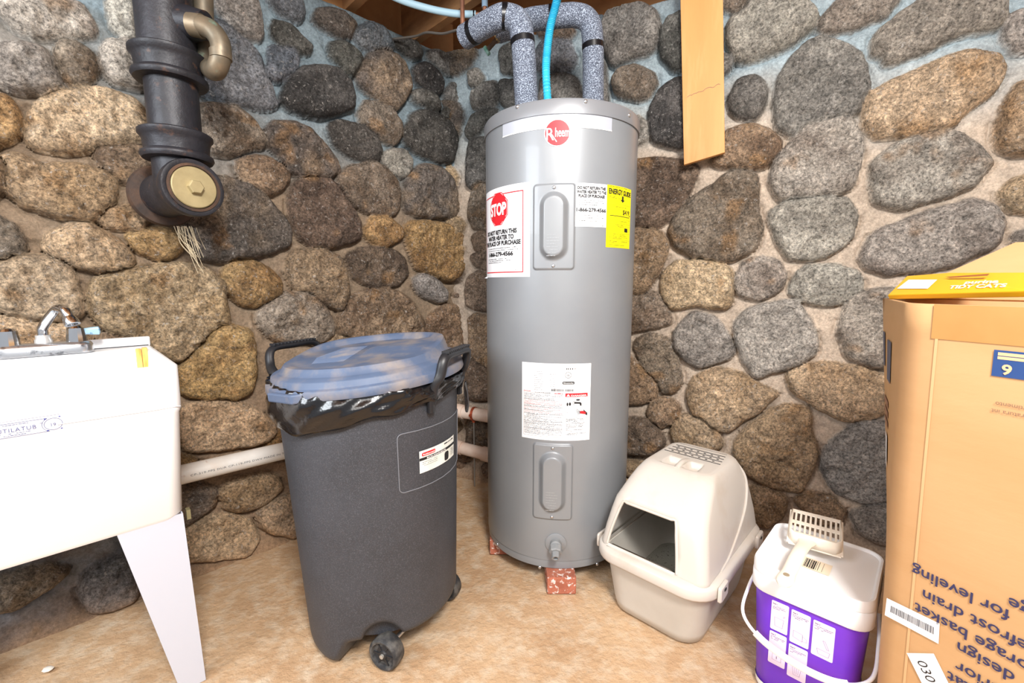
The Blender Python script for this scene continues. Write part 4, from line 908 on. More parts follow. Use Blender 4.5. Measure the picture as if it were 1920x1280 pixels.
pl_, zt2, zb3 = hA[0][0], (hA[0][1] + hA[1][1]) / 2 - .0, (hA[3][1] + hA[2][1]) / 2
phi0 = pl_; zc0 = zb3 - .56; hh_ = zt2 - zb3; ww = max((hA[1][0] - hA[0][0]) * RR, .10)
stk = MB(); sheet(stk, TS, 0, zc0, ww, zc0 + hh_, .0010, 12); stk = stk.build('product_sticker', mat('worn_white_sticker', 'eef0ee', .5, col2='dfe6dd', nscale=25), can, label='white rectangular sticker')
mb = MB(); sheet(mb, TS, 0, zc0 + hh_ * .56, ww, zc0 + hh_ * .68, .0014, 12); fine(mb, TS, ww * .6, ww * .95, zc0 + hh_ * .86, .004, .0014, rnd)
poly(mb, TS, [(ww * .68 + x, zc0 + hh_ * .27 + y) for x, y in rrect(.020, .024, .006, 3)], .0014)
for k in range(6): fine(mb, TS, ww * .83, ww * .97, zc0 + hh_ * (.15 + .06 * k), .0012, .0014, rnd, fill=1)
for k in range(3): fine(mb, TS, ww * .06, ww * .4, zc0 + hh_ * (.30 + .08 * k), .0012, .0014, rnd)
mb.build('black_print', INK, stk)
mb = MB(); poly(mb, TS, [(ww * .20 + x, zc0 + hh_ * .82 + y) for x, y in rrect(ww * .30, hh_ * .16, .003, 3)], .0014); mb.build('red_mark', RED, stk)
mb = MB(); text(mb, TS, 'Rubbermaid', ww * .20, zc0 + hh_ * .785, .0042, .0018, w=ww * .26, bold=.02); text(mb, TS, 'ROUGHNECK', ww * .4, zc0 + hh_ * .585, .0045, .0018, w=ww * .5, bold=.02); mb.build('white_lettering', WHT, stk)
# rim band with handle mounts
BLK = mat('black_handle_plastic', '1e1f23', .42, bump=.1, bscale=120)
def tl(x, y, z): return tc(z) + TX * x + TY * y + ZU * z
def handle(sg):
    A, B = (tl(.232 * sg, -.066 * sg, .690), tl(.205 * sg, .125 * sg, .690)) if sg > 0 else (tl(-.205, -.125, .690), tl(-.205, .105, .690))
    if sg > 0: g0, g1 = tl(.262, -.050, .800), tl(.245, .118, .800)
    else: g0, g1 = tl(-.270, -.095, .798), tl(-.270, .085, .798)
    pth = [A, A + ZU * .045 + TX * .010 * sg, A * .35 + g0 * .65 - ZU * .004 + TX * .004 * sg, g0 + (g1 - g0) * .08, g0 + (g1 - g0) * .5 + ZU * .004, g0 + (g1 - g0) * .92, B * .35 + g1 * .65 - ZU * .004, B + ZU * .045 + TX * .01 * sg, B]
    h = MB().tube(crv(pth, 7), .0125, 14, flat=(.75, 1.05)).build('handle', BLK, can)
    g = MB()
    for k in range(13):
        c = g0 + (g1 - g0) * (.10 + .8 * k / 12) + ZU * .0125; e = (g1 - g0) / np.linalg.norm(g1 - g0); g.box(c, e * .0028, np.cross(e, ZU) * .010, ZU * .0035)
    g.build('grip_ribs', BLK, h, bevel=.001)
    for q in (A, B):
        MB().tube([q - ZU * .022, q + ZU * .03], .014, 12, flat=(1.1, .7)).build('handle_mount', BLK, h)
handle(1); handle(-1)
# wheels
WHL = mat('dusty_black_rubber', '2c2d30', .7, col2='6c6a66', nscale=30, lo=.45, hi=.75); HUBM = mat('black_wheel_plastic', '26272a', .5)
for wx, wy in ((.108, -.165), (.125, .112)):
    c = TB + A3(.012, .014, 0) + TX * wx + TY * wy + ZU * .0435; axd = -TY
    w_o = MB().lathe([(.02, -.018), (.038, -.020), (.0425, -.016), (.0435, 0), (.0425, .016), (.038, .020), (.033, .019), (.031, .012), (.010, .013)], c, axd, 40).build('wheel', WHL, can, angle=50)
    MB().lathe([(.030, .0), (.030, .011), (.012, .014), (.010, .018), (.001, .018)], c, axd, 32).build('wheel_hub', HUBM, w_o)
    g = MB()
    for k in range(6):
        t = k * math.pi / 3; e = TX * math.cos(t) + ZU * math.sin(t); g.box(c + axd * .0135 + e * .020, e * .010, np.cross(e, axd) * .0015, axd * .002)
    g.build('wheel_spokes', HUBM, w_o)
    MB().lathe([(.0055, .017), (.0055, .023), (.001, .024)], c, axd, 14).build('axle_cap', mat('pale_axle_end', 'b9b6ae', .4, .5), w_o)
MB().tube([TB + TX * .108 - TY * .15 + ZU * .0435, TB + TX * .125 + TY * .10 + ZU * .0435], .006, 10).build('axle', SCREWM, can)
# lid, slightly tilted, lying over the bag
LID = mat('dusty_blue_lid_plastic', '4b5a74', .55, col2='576782', nscale=6, lo=.4, hi=.7, col3='857e7b', n3scale=10., lo3=.44, hi3=.66, bump=.15, bscale=120, bdist=.001, detail=9)
lc = tc(.74) + ZU * .735; lx = TX * 0 + A3(1, 0, .085); lx /= np.linalg.norm(lx); lyy = A3(0, 1, .02); lyy /= np.linalg.norm(lyy); ln = np.cross(lx, lyy)
def lp(x, y, h): return lc + lx * x + lyy * y + ln * h
pr = [(.246, -.004), (.256, -.004), (.2575, .0), (.256, .015), (.254, .018), (.246, .019), (.244, .021), (.242, .033), (.239, .036), (.231, .037), (.228, .040)]
P = [[lp(r * math.cos(t), r * math.sin(t), h) for t in [2 * math.pi * j / 96 for j in range(96)]] for r, h in pr]
def top_h(x, y):
    r = math.hypot(x, y); ss = lambda t: (lambda q: q * q * (3 - 2 * q))(min(max(t, 0), 1))
    # high rim round the back, a dished fan panel open towards the front left
    rise = ss((y * .9 + x * .25 + .09) / .20); outer = ss((.222 - r) / .014)
    h = .040 + .018 * outer + .026 * rise * outer
    inner = ss((.196 - r) / .014); floor_ = .054 + .012 * ss((y + .2) / .4) + .012 * ss((x * .55 - y * .83 + .01) / .012) * ss((x + .01) / .02)
    h = h * (1 - inner) + min(h, floor_) * inner
    return h
for k in range(0, 44):
    r = .224 * (1 - k / 44); P.append([lp(r * math.cos(t), r * math.sin(t), top_h(r * math.cos(t), r * math.sin(t))) for t in [2 * math.pi * j / 96 for j in range(96)]])
lid = MB().loft(P, cap0=False).build('lid', LID, can, angle=50)
def tabpt(a, r, h): return lp(r * math.cos(a), r * math.sin(a), h)
for a0_ in (math.radians(-121),):
    mb = MB(); R = []
    for h in (-.008, .014):
        R.append([tabpt(a0_ - .20, .240, h), tabpt(a0_ - .17, .270, h), tabpt(a0_ + .17, .270, h), tabpt(a0_ + .26, .256, h), tabpt(a0_ + .24, .240, h)])
    mb.loft(R).build('lid_tab', LID, lid, smooth=False, bevel=.004)
mb = MB()
for k in range(26):
    y = -.10 + k * .0075; x0_, x1_ = -.13 + .02 * abs(k - 10) / 10, -.028
    mb.tube([lp(x0_, y, top_h(x0_, y) + .0005), lp((x0_ + x1_) / 2, y, top_h((x0_ + x1_) / 2, y) + .0005), lp(x1_, y, top_h(x1_, y) + .0005)], .0011, 5)
mb.build('lid_ribs', LID, lid)
# black bag over the rim
BAG = mat('glossy_black_bag_film', '0e0e11', .22, bump=.5, bscale=14, bdist=.01, detail=4, coat=.3)
mb = MB(); P = []; nb = 260; rnd = random.Random(5)
def bag_low(ph):                                            # lower hem height round the can
    u = (ph + math.pi) % (2 * math.pi) - math.pi            # 0 = wheel side
    t = min(abs(u + 2.1 if u < .9 else u - 4.18) / 1.75, 1)   # deepest on the front left
    return .632 + .070 * t ** 1.6 + .006 * math.sin(u * 5) + .003 * math.sin(u * 13 + 1)
for i in range(15):
    row = []
    for j in range(nb):
        ph = 2 * math.pi * j / nb; zl = bag_low(ph); t = i / 14; z = .742 + (zl - .742) * t
        f = .003 * math.sin(ph * 41 + 3 * t) * max(0, 1 - 2.5 * t) + .005 * math.sin(ph * 7 + 6 * t * math.sin(ph * 2)) + .002 * math.sin(ph * 19 + 14 * t)
        r = trad(min(z, .715)) + .013 + .010 * math.sin(math.pi * min(t * 1.1, 1)) * (1 if zl < .69 else .5) + f * (1 - .7 * (t > .93))
        row.append(tcp(ph, r, z))
    P.append(row)
bag = MB().grid(P, cv=True)
bag = bag.build('trash_bag', BAG, solid=.0006, angle=180); tag(bag, 'glossy black plastic bag folded over trash can rim beneath the lid', 'trash bag')
a_t = -2.75
tail = [[tcp(a_t + da, trad(.7) + .012 + o1, z + dz_) for da, o1, dz_ in ((-.10, 0, 0), (0, w_, -.01), (.12, 0, 0))] for z, w_ in ((.735, .02), (.70, .04), (.665, .058), (.63, .058), (.612, .045))]
MB().grid(tail).build('bag_tail', BAG, bag, solid=.0006, sub=2)
tail = [[tcp(.42 + da, trad(.7) + .02 + o1, z) for da, o1 in ((-.03, 0), (.03, w_), (.08, 0))] for z, w_ in ((.71, .01), (.68, .016), (.64, .02), (.618, .012))]
MB().grid(tail).build('bag_tail', BAG, bag, solid=.0006, sub=2)

# ------------------------------------------------------------------ hooded litter box
LD, LS = A3(.69, .724, 0), A3(.724, -.69, 0)
LD /= np.linalg.norm(LD); LS = LS - LD * (LS @ LD); LS /= np.linalg.norm(LS)
LO = A3(.367, 1.132, 0)                                     # middle of the front rim
def lb(x, y, z): return LO + LS * x + LD * y + ZU * z       # x to the front's right, y back
CREAM = mat('off_white_plastic', 'cfc8bf', .42, col2='c2b3a2', nscale=7, lo=.52, hi=.85); CREAM2 = mat('pale_grey_beige_plastic', 'cbc6bd', .45, col2='c0bab0', nscale=5)
lbx = thing('litter_box', lb(0, .24, 0), 'off-white hooded cat litter box with front opening, between heater and bucket', 'litter box')
def rl(w, y0, y1, r, z, n=7): return [lb(a, (y0 + y1) / 2 + b_, z) for a, b_ in rrect(w, y1 - y0, r, n)]
R = [rl(.235, .055, .425, .05, .0), rl(.262, .04, .440, .06, .006), rl(.275, .035, .448, .065, .03), rl(.315, .015, .47, .07, .175), rl(.318, .012, .472, .07, .182)]
R2 = [rl(.310, .018, .466, .068, .182), rl(.268, .04, .443, .06, .03), rl(.225, .06, .42, .05, .008)]
MB().loft(R + R2).build('tray', CREAM2, lbx, angle=60)
MB().loft([rl(.262, .043, .440, .06, .012), rl(.270, .04, .444, .06, .035), rl(.20, .08, .40, .06, .040)]).build('litter', mat('grey_litter', 'a9a79c', .9, col3='4a4640', n3scale=120., lo3=.6, hi3=.68, bump=.6, bscale=150, bdist=.004), lbx)
# rim flange of the hood
MB().loft([rl(.336, .003, .482, .075, .168), rl(.352, -.006, .490, .08, .170), rl(.356, -.008, .492, .08, .176), rl(.356, -.008, .492, .08, .198), rl(.350, -.004, .488, .078, .204), rl(.330, .010, .476, .07, .208), rl(.316, .02, .47, .065, .208), rl(.314, .021, .469, .065, .19), rl(.330, .006, .478, .075, .172)], False, False).build('hood_flange', CREAM, lbx, angle=60)
# hood shell: levels of 64-point outlines, opening left out of the front
def outline(w, y0, y1, r, z):
    r = min(r, w / 2 - .002, (y1 - y0) / 2 - .002); pts = []
    fr = [-w / 2 + r + (w - 2 * r) * k / 16 for k in range(17)]
    for x in fr: pts.append((x, y0))
    for k in range(1, 8): t = math.radians(-90 + 90 * k / 8); pts.append((w / 2 - r + r * math.cos(t), y0 + r + r * math.sin(t)))
    for k in range(0, 9): pts.append((w / 2, y0 + r + (y1 - y0 - 2 * r) * k / 8))
    for k in range(1, 8): t = math.radians(90 * k / 8); pts.append((w / 2 - r + r * math.cos(t), y1 - r + r * math.sin(t)))
    for k in range(0, 17): pts.append((w / 2 - r - (w - 2 * r) * k / 16, y1))
    for k in range(1, 8): t = math.radians(90 + 90 * k / 8); pts.append((-w / 2 + r + r * math.cos(t), y1 - r + r * math.sin(t)))
    for k in range(0, 9): pts.append((-w / 2, y1 - r - (y1 - y0 - 2 * r) * k / 8))
    for k in range(1, 8): t = math.radians(180 + 90 * k / 8); pts.append((-w / 2 + r + r * math.cos(t), y0 + r + r * math.sin(t)))
    return [lb(x, y, z) for x, y in pts]
lev = [(.320, .016, .470, .028, .200), (.317, .018, .469, .028, .214), (.304, .026, .463, .030, .26), (.286, .036, .454, .034, .31), (.272, .046, .447, .038, .345), (.262, .060, .441, .045, .362), (.248, .088, .434, .05, .388), (.232, .122, .426, .05, .412), (.214, .155, .416, .045, .428), (.198, .172, .407, .04, .435)]
R = [outline(*q) for q in lev]
def top_z(x, y):
    ss = lambda t: (lambda q: q * q * (3 - 2 * q))(min(max(t, 0), 1)); d = 0
    for cx in (-.034, .034): d = max(d, ss(1 - max(abs(x - cx) - .012, 0) / .010) * ss(1 - max(abs(y - .222) - .022, 0) / .012))
    return .4372 - .016 * d
c_ = lb(0, .2895, 0)
for k in range(1, 40):
    f_ = 1 - k / 40.5; row = []
    for p in R[11 - 2] if False else outline(*lev[-1]):
        q = c_ + (p - c_) * f_; row.append(lb((q - LO) @ LS, (q - LO) @ LD, top_z((q - LO) @ LS, (q - LO) @ LD) - .0022 * max(0, 1 - k / 4)))
    R.append(row)
mb = MB(); k0 = 0; m = len(R[0]); mb.v = [tuple(p) for r_ in R for p in r_]
for i in range(len(R) - 1):
    for j in range(m):
        if 1 <= i <= 3 and 0 <= j < 13: continue            # the opening
        a, b2 = i * m + j, i * m + (j + 1) % m; mb.f.append((a, b2, b2 + m, a + m))
mb.f.append(tuple((len(R) - 1) * m + j for j in range(m)))
hood = mb.build('hood', CREAM, lbx, solid=.004, angle=50)
# opening frame
pt = [R[1][0], R[2][0], R[3][0], R[4][0]] + [R[4][k] for k in range(1, 14)] + [R[3][13], R[2][13], R[1][13]]
MB().tube(crv(pt, 2), .0042, 8).build('opening_lip', CREAM, hood)
MB().add([lb(-.130, .012, .208), lb(.085, .012, .208), lb(.082, .046, .200), lb(-.128, .046, .200)], [(0, 1, 2, 3)]).build('entry_step', CREAM, hood, solid=.004)
# side seam rib
for sg in (-1, 1):
    pth = [lb(sg * .160, .12, .206), lb(sg * .158, .20, .222), lb(sg * .150, .33, .28), lb(sg * .141, .385, .33), lb(sg * .128, .40, .38), lb(sg * .10, .385, .428)]
    MB().tube(crv(pth, 8), .004, 8).build('molded_rib', CREAM, hood)
# vents and carrying grip
VENT = mat('dark_vent_gap', '2f2c2b', .8)
ztop_ = .4372
g = MB()
for k in range(5): g.box(lb(0, .290 + k * .024, ztop_ - (.0012 if k == 4 else 0)), LS * (.088 - .003 * k), LD * .0009, ZU * .0016)
for r_ in range(3):
    for c in range(7): g.box(lb(-.066 + c * .0215 + .005 * (r_ % 2), .302 + r_ * .024, ztop_), LS * .0032, LD * .0016, ZU * .0016)
g.build('vent_slots', VENT, hood, smooth=False)
MB().tube(crv([lb(0, .180, ztop_ - .004), lb(0, .222, ztop_ + .004), lb(0, .266, ztop_ - .004)], 6), .0085, 12, flat=(1, .8)).build('grip_bar', CREAM, hood)
for x, y in ((.178, .075), (.178, .40), (-.178, .40), (-.178, .075)):
    cl = MB().loft([[lb(x + (.004 if x > 0 else -.004) * s_, y + a, .186 + b_) for a, b_ in rrect(.055 * k_, .042 * k_, .006, 3)] for s_, k_ in ((0, 1), (1.5, 1), (2.2, .9))]).build('latch_clip', CREAM, lbx)
    MB().box(lb(x + (.0095 if x > 0 else -.0095), y, .194), LS * .0012, LD * .006, ZU * .003).build('latch_slot', VENT, cl)

# ------------------------------------------------------------------ square bucket of litter, and scoop
BA = A3(.567, .978, 0); BE = A3(.722, -.692, 0); BF = A3(.69, .722, 0); BE /= np.linalg.norm(BE); BF = BF - BE * (BF @ BE); BF /= np.linalg.norm(BF); BW, BD, BZ = .232, .25, .335
def bk(x, y, z): return BA + BE * x + BF * y + ZU * z
WP = mat('white_bucket_plastic', 'f7f8fa', .35); PUR = mat('purple_bucket_print', '6a2fd0', .38, col2='7d3bd8', nscale=4)
bkt = thing('litter_bucket', bk(BW / 2, BD / 2, 0), 'square purple litter bucket with white lid and wire-style bail handle', 'bucket')
def rb(g_, z, r=.03): return [bk(BW / 2 + a, BD / 2 + b_, z) for a, b_ in rrect(BW + g_, BD + g_, r, 6)]
MB().loft([rb(-.045, 0, .035), rb(-.038, .004, .04), rb(-.012, .272, .04)]).build('pail', PUR, bkt, angle=60)
MB().loft([rb(-.036, .002, .04), rb(-.033, .018, .04)], False, False).build('base_band', WP, bkt)
lidb = MB().loft([rb(-.012, .262, .04), rb(-.002, .262, .04), rb(.002, .266, .042), rb(.002, .300, .042), rb(-.004, .303, .04), rb(-.006, .306, .04)]).build('lid_skirt', WP, bkt, angle=50)
lb2 = MB().loft([rb(-.010, .302, .04), rb(.000, .306, .04), rb(.000, .324, .04), rb(-.004, .330, .038), rb(-.012, .330, .034), rb(-.020, .324, .03), rb(-.10, .3235, .03)]).build('lid', WP, bkt, angle=50)
mb = MB(); rnd = random.Random(6); SB = flat_surf(bk(.10, .085, .3245), BE, BF); sheet(mb, SB, -.01, -.02, .045, .03, .0006); stl = mb.build('barcode_sticker', mat('cream_sticker', 'efe0c8', .5), lb2)
mb = MB(); bars(mb, SB, -.006, .018, -.016, .024, .001, rnd, .0009); loop(mb, SB, [(.022, -.015), (.022, .025)], .001, .001, False); loop(mb, SB, [(.03, -.015), (.03, .025)], .0006, .001, False); mb.build('bar_print', INK, stl)
# bail
hp = crv([bk(-.004, .10, .262), bk(-.012, .05, .225), bk(-.006, -.004, .190), bk(.040, -.020, .158), bk(.116, -.022, .140), bk(.190, -.020, .146), bk(.238, -.006, .178), bk(.242, .05, .22), bk(BW + .004, .10, .262)], 8)
hnd = MB().tube(hp, .0038, 10).build('bail_handle', WP, bkt)
MB().tube(hp[22:43], .0095, 10, flat=(.35, 1.)).build('bail_grip', WP, hnd)
# printed instruction panels on the front: the pail wall tapers
def SF(x, y, o_=0.):
    k = (y / .272); g_ = -.038 + .026 * k; return bk(x, -g_ / 2 - o_, y)
LIL = mat('pale_lilac_print', 'ecdcf2', .5); ln_ = MB(); pn = MB(); dk = MB(); rnd = random.Random(8)
pan = [(.050, .085, .175, .250), (.090, .127, .165, .248), (.132, .172, .160, .246), (.050, .085, .085, .170), (.090, .127, .075, .160)]
for i, (x0_, x1_, y0_, y1_) in enumerate(pan):
    poly(pn, SF, [((x0_ + x1_) / 2 + a, (y0_ + y1_) / 2 + b_) for a, b_ in rrect(x1_ - x0_, y1_ - y0_, .003, 3)], .0012)
    text(dk, SF, 'Step %d' % (i + 1), x0_ + .003, y1_ - .008, .0028, .0016, align='l', bold=.02)
    for k in range(3): fine(dk, SF, x0_ + .003, x1_ - .003, y1_ - .013 - .0035 * k, .0012, .0016, rnd, end=(1, .9, .5)[k])
    cx, cy = (x0_ + x1_) / 2, y0_ + .022
    if i == 0: loop(ln_, SF, [(cx - .010, cy + .012), (cx - .008, cy - .010), (cx + .007, cy - .010), (cx + .009, cy + .012)], .0007, .0016); text(ln_, SF, '3"', cx + .010, cy + .018, .005, .0016)
    if i == 1: loop(ln_, SF, [(cx - .012, cy + .010), (cx - .012, cy - .006), (cx + .006, cy - .010), (cx + .006, cy + .008)], .0007, .0016); loop(ln_, SF, [(cx + .006, cy + .004), (cx + .014, cy), (cx + .014, cy - .008), (cx + .006, cy - .008)], .0006, .0016)
    if i == 2: loop(ln_, SF, [(cx - .010, cy - .002), (cx - .007, cy - .014), (cx + .012, cy - .014), (cx + .014, cy - .002)], .0007, .0016); loop(ln_, SF, [(cx, cy + .022), (cx + .004, cy + .022), (cx + .012, cy + .004), (cx + .008, cy + .004)], .0007, .0016)
    if i == 3: loop(ln_, SF, [(cx - .009, cy + .008), (cx + .009, cy + .008), (cx + .009, cy - .010), (cx - .009, cy - .010)], .0007, .0016); text(dk, SF, '1', cx, cy - .005, .008, .0016)
    if i == 4: loop(ln_, SF, [(cx - .009, cy + .012), (cx - .006, cy - .012), (cx + .006, cy - .012), (cx + .009, cy + .012)], .0007, .0016); [loop(ln_, SF, [(cx + q * .004, cy + .008), (cx + q * .003, cy - .008)], .0006, .0016, False) for q in (-1, 0, 1)]
pn_o = pn.build('instruction_panels', LIL, bkt); ln_.build('panel_drawings', mat('lilac_grey_line', 'a596b8', .6), pn_o); dk.build('panel_lettering', mat('dark_purple_ink', '4a3a66', .6), pn_o)

# scoop
zs = BZ + .004
hA_, hB_ = at_z(1466, 1098, zs + .012), at_z(1508, 1030, zs + .022); hB_[2] = zs + .020
F0, F1 = at_z(1478, 1012, zs + .014), at_z(1577, 1046, zs + .006)        # near edge of basket floor
ed = (F1 - F0); ed[2] = 0; wS = np.linalg.norm(ed); ed /= wS; bd_ = np.cross(ZU, ed); bd_ = bd_ if bd_[1] > 0 else -bd_
IV = mat('ivory_scoop_plastic', 'f0e6d6', .4)
sc = thing('litter_scoop', (F0 + F1) / 2, 'ivory slotted litter scoop lying on white bucket lid', 'scoop')
wS = min(wS, .115); dS = .115; tilt = .30
F0 = F0 + A3(0, 0, 0); F0[2] = zs + .010
def sp_(x, y, h=0.): return F0 + ed * x + bd_ * y * math.cos(tilt) + ZU * (y * math.sin(tilt) + h)
mb = MB()
ncol = 10; cw = wS / ncol
for c in range(ncol + 1):
    x = c * cw; mb.box(sp_(x, dS / 2, .0), ed * (.0024 if 0 < c < ncol else .004), (sp_(0, 1) - sp_(0, 0)) * dS / 2, ZU * .0016)
for y in (.0, .036, .075, dS): mb.box(sp_(wS / 2, y, .0002), ed * wS / 2, (sp_(0, 1) - sp_(0, 0)) * .005, ZU * .0016)
bas = mb.build('slotted_basket', IV, sc, bevel=.0008)
wallp = [sp_(0, dS * .98, 0), sp_(-.001, dS * .5, 0), sp_(.0, .01, 0), sp_(.012, -.004, 0), sp_(wS - .012, -.004, 0), sp_(wS, .01, 0), sp_(wS + .001, dS * .5, 0), sp_(wS, dS * .98, 0)]
hts = [.006, .020, .030, .032, .032, .030, .020, .006]
MB().grid([[p, p + ZU * h] for p, h in zip(wallp, hts)]).build('basket_wall', IV, sc, solid=.0025)
nb_ = sp_(wS * .36, -.004, .016); hp = crv([nb_, nb_ * .65 + hA_ * .35 + ZU * .010, nb_ * .3 + hA_ * .7 + ZU * .003, hA_], 6)
hd = MB().tube(hp, [.016, .0145] + [.0125] * (len(hp) - 7) + [.0135, .0145, .0145, .0125, .006], 16, flat=(1.15, .55)).build('handle', IV, sc)
MB().lathe([(.006, 0), (.006, .001)], hp[-4] + ZU * .0078, ZU, 16).build('hanging_hole', mat('hole_shadow_tan', '9a8a72', .8), hd)

# ------------------------------------------------------------------ big cardboard carton
KR = mat('kraft_cardboard', 'cfa475', .75, col2='c69a69', nscale=3, lo=.35, hi=.7, bump=.12, bscale=50, bdist=.002, stretch=(1, 1, 3)); KR2 = mat('kraft_cardboard_taped', 'c59358', .35, col2='ba874d', nscale=5)
ND = A3(.4, -.916, 0); ND /= np.linalg.norm(ND); ZC = .948; TK = .006
N_t, F_t, N_b, F_b = A3(.660, .740, ZC), A3(.838, 1.005, ZC), A3(.706, .758, 0), A3(.920, .958, 0)
def Nz(z): return N_b + (N_t - N_b) * (z / ZC)
def Fz(z): return F_b + (F_t - F_b) * (z / ZC)
ctn = thing('cardboard_box', Nz(0) + ND * .2, 'large open cardboard carton printed upside down, standing at right edge', 'cardboard box')
LN = .46
def plan(z, off=0.):
    N, F = Nz(z), Fz(z); G, H_ = F + ND * LN, N + ND * LN; P = []
    e = (F - N); e[2] = 0; el = np.linalg.norm(e); e /= el
    for t in (1, .8, .6, .4, .2, .12): P.append(N + (F - N) * t)
    for t in np.linspace(0, 1, 7)[1:-1]: a = N + e * .035; c = N + ND * .035; P.append((1 - t) ** 2 * a + 2 * t * (1 - t) * N + t * t * c)
    for t in (.12, .3, .5, .7, .9, 1): P.append(N + ND * LN * t)
    P += [H_ + (G - H_) * t for t in (.33, .66, 1)] + [G + (F - G) * t for t in (.33, .66)]
    for p in P: p[2] = z
    return P
rows_z = [.001, .12, .3, .5, .7, .82, .9, ZC]
MB().grid([plan(z) for z in rows_z], cv=True).build('box_walls', KR, ctn, solid=TK, angle=60)
bp_ = plan(.012); MB().add(bp_, [tuple(range(len(bp_)))]).build('box_bottom', KR, ctn, solid=.005, smooth=False)
nrm = np.cross(ND, Nz(1) - Nz(0)); nrm /= np.linalg.norm(nrm); nrm = nrm if nrm @ (CP - N_t) > 0 else -nrm
def SBX(x, z, o_=0.): return Nz(z) + ND * x + nrm * (.0008 + o_)
def bx_at(u, v): P_ = on_plane(u, v, N_t, nrm); z = P_[2]; return (P_ - Nz(z)) @ ND, z
tpm = MB(); sheet(tpm, SBX, .035, ZC - .055, LN, ZC, .0002, 6); tpm.build('tape_strip', KR2, ctn)
tpm = MB(); sheet(tpm, SBX, .040, .02, .044, ZC - .055, .0002, 1, 4); tpm.build('crease_strip', mat('pale_crease', 'd8ad7e', .6), ctn)
NAVY = mat('navy_print', '274a86', .6); NAVY2 = mat('dark_navy_lettering', '33345c', .6); BRN = mat('brown_lettering', '8c6a55', .7)
x0_, z0_ = bx_at(1865, 655); _, z1_ = bx_at(1862, 704)
sq = MB(); sheet(sq, SBX, x0_, z1_, x0_ + .11, z0_, .0006); sq = sq.build('blue_square', NAVY, ctn)
KP = mat('bare_kraft', 'e9bf92', .7); mb = MB(); hsq = z0_ - z1_
sheet(mb, SBX, x0_ + .0045, z0_ - .20 * hsq, x0_ + .1, z0_ - .08 * hsq, .001); sheet(mb, SBX, x0_ + .0045, z0_ - .34 * hsq, x0_ + .1, z0_ - .23 * hsq, .001)
text(mb, SBX, '9', x0_ + .0155, z1_ + .12 * hsq, .38 * hsq, .001, bold=.03, w=.0105); mb.build('kraft_figure', KP, sq)
UD = lambda x, y, o_=0.: SBX(ax_ - x, az_ - y, o_)
brn = MB()
for (u, v, s_, h_) in ((1868, 752, 'compartimento', .0065), (1860, 765, 'temperatura int', .0065)):
    ax_, az_ = bx_at(u, v); text(brn, lambda x, y, o_=0.: SBX(ax_ - x, az_ - y, o_), s_, 0, 0, h_, .0006, align='r')
brn.build('brown_lettering', BRN, ctn)
big = MB()
for u, v, v2, s_ in ((1712, 1058, 1082, 'for leveling'), (1732, 1104, 1128, 'Defrost drain'), (1717, 1128, 1156, 'Storage basket'), (1797, 1202, 1228, 'design'), (1793, 1237, 1262, 'Interior'), (1778, 1256, 1284, 'thermostat')):
    ax_, az_ = bx_at(u, v); text(big, lambda x, y, o_=0.: SBX(ax_ - x, az_ - y, o_), s_, 0, 0, .0195, .0006, align='r', bold=.012)
ax_, az_ = bx_at(1893, 1118); text(big, lambda x, y, o_=0.: SBX(ax_ - x, az_ - y, o_), 'storage', 0, 0, .019, .0006, align='r', bold=.012)
big.build('navy_lettering', NAVY2, ctn)
# white stickers
def quad_sheet(name, px, m, parent, off=.0012):
    P_ = [SBX(*bx_at(*q), off) for q in px]; return MB().add(P_, [tuple(range(len(P_)))]).build(name, m, parent, smooth=False), P_
s1, P_ = quad_sheet('barcode_sticker', [(1664, 1120), (1763, 1168), (1761, 1206), (1660, 1152)], PAPER, ctn)
def bil(P_, a, b_): return (P_[0] * (1 - a) + P_[1] * a) * (1 - b_) + (P_[3] * (1 - a) + P_[2] * a) * b_
mb = MB(); rnd = random.Random(12); a = .10
while a < .92:
    w = rnd.choice((.008, .008, .016, .024)); mb.add([bil(P_, a, .30) + nrm * .0004, bil(P_, a + w, .30) + nrm * .0004, bil(P_, a + w, .66) + nrm * .0004, bil(P_, a, .66) + nrm * .0004], [(0, 1, 2, 3)]); a += w + .010
mb.build('bar_print', GREYINK, s1)
s2, P_ = quad_sheet('number_sticker', [(1701, 1223), (1752, 1224), (1790, 1300), (1745, 1310)], PAPER, ctn)
mb = MB(); eo = (P_[3] - P_[0]); eo /= np.linalg.norm(eo); eu = np.cross(nrm, eo); sO = P_[0] * .5 + P_[1] * .5
text(mb, lambda x, y, o_=0.: sO + eo * x + eu * y + nrm * .0005, '030', .012, -.012 if (eu @ (P_[1] - P_[0])) > 0 else -.006, .016, 0, align='l', bold=-.005); mb.build('lettering', INK, s2)
# print on the narrow left side
def SN(x, z, o_=0.):
    N, F = Nz(z), Fz(z); e = F - N; e[2] = 0; l = np.linalg.norm(e); e /= l; nn_ = np.cross(ZU, e); nn_ = nn_ if nn_ @ (CP - N) > 0 else -nn_
    p = N + e * x + nn_ * (.001 + o_); p[2] = z; return p
mb = MB(); sheet(mb, SN, .27, .800, .305, .875, .0004); sheet(mb, SN, .16, .78, .225, .865, .0004); mb.build('side_print_block', mat('faded_navy_print', '5d5f70', .7), ctn)
mb = MB()
for k in range(3): sheet(mb, SN, .19, .72 - k * .022, .29, .735 - k * .022, .0004)
mb.build('side_lettering', mat('faded_brown_print', '9a7058', .7), ctn)
mb = MB(); sheet(mb, SN, .20, .59, .25, .66, .0006); mb.build('side_sticker', PAPER, ctn)
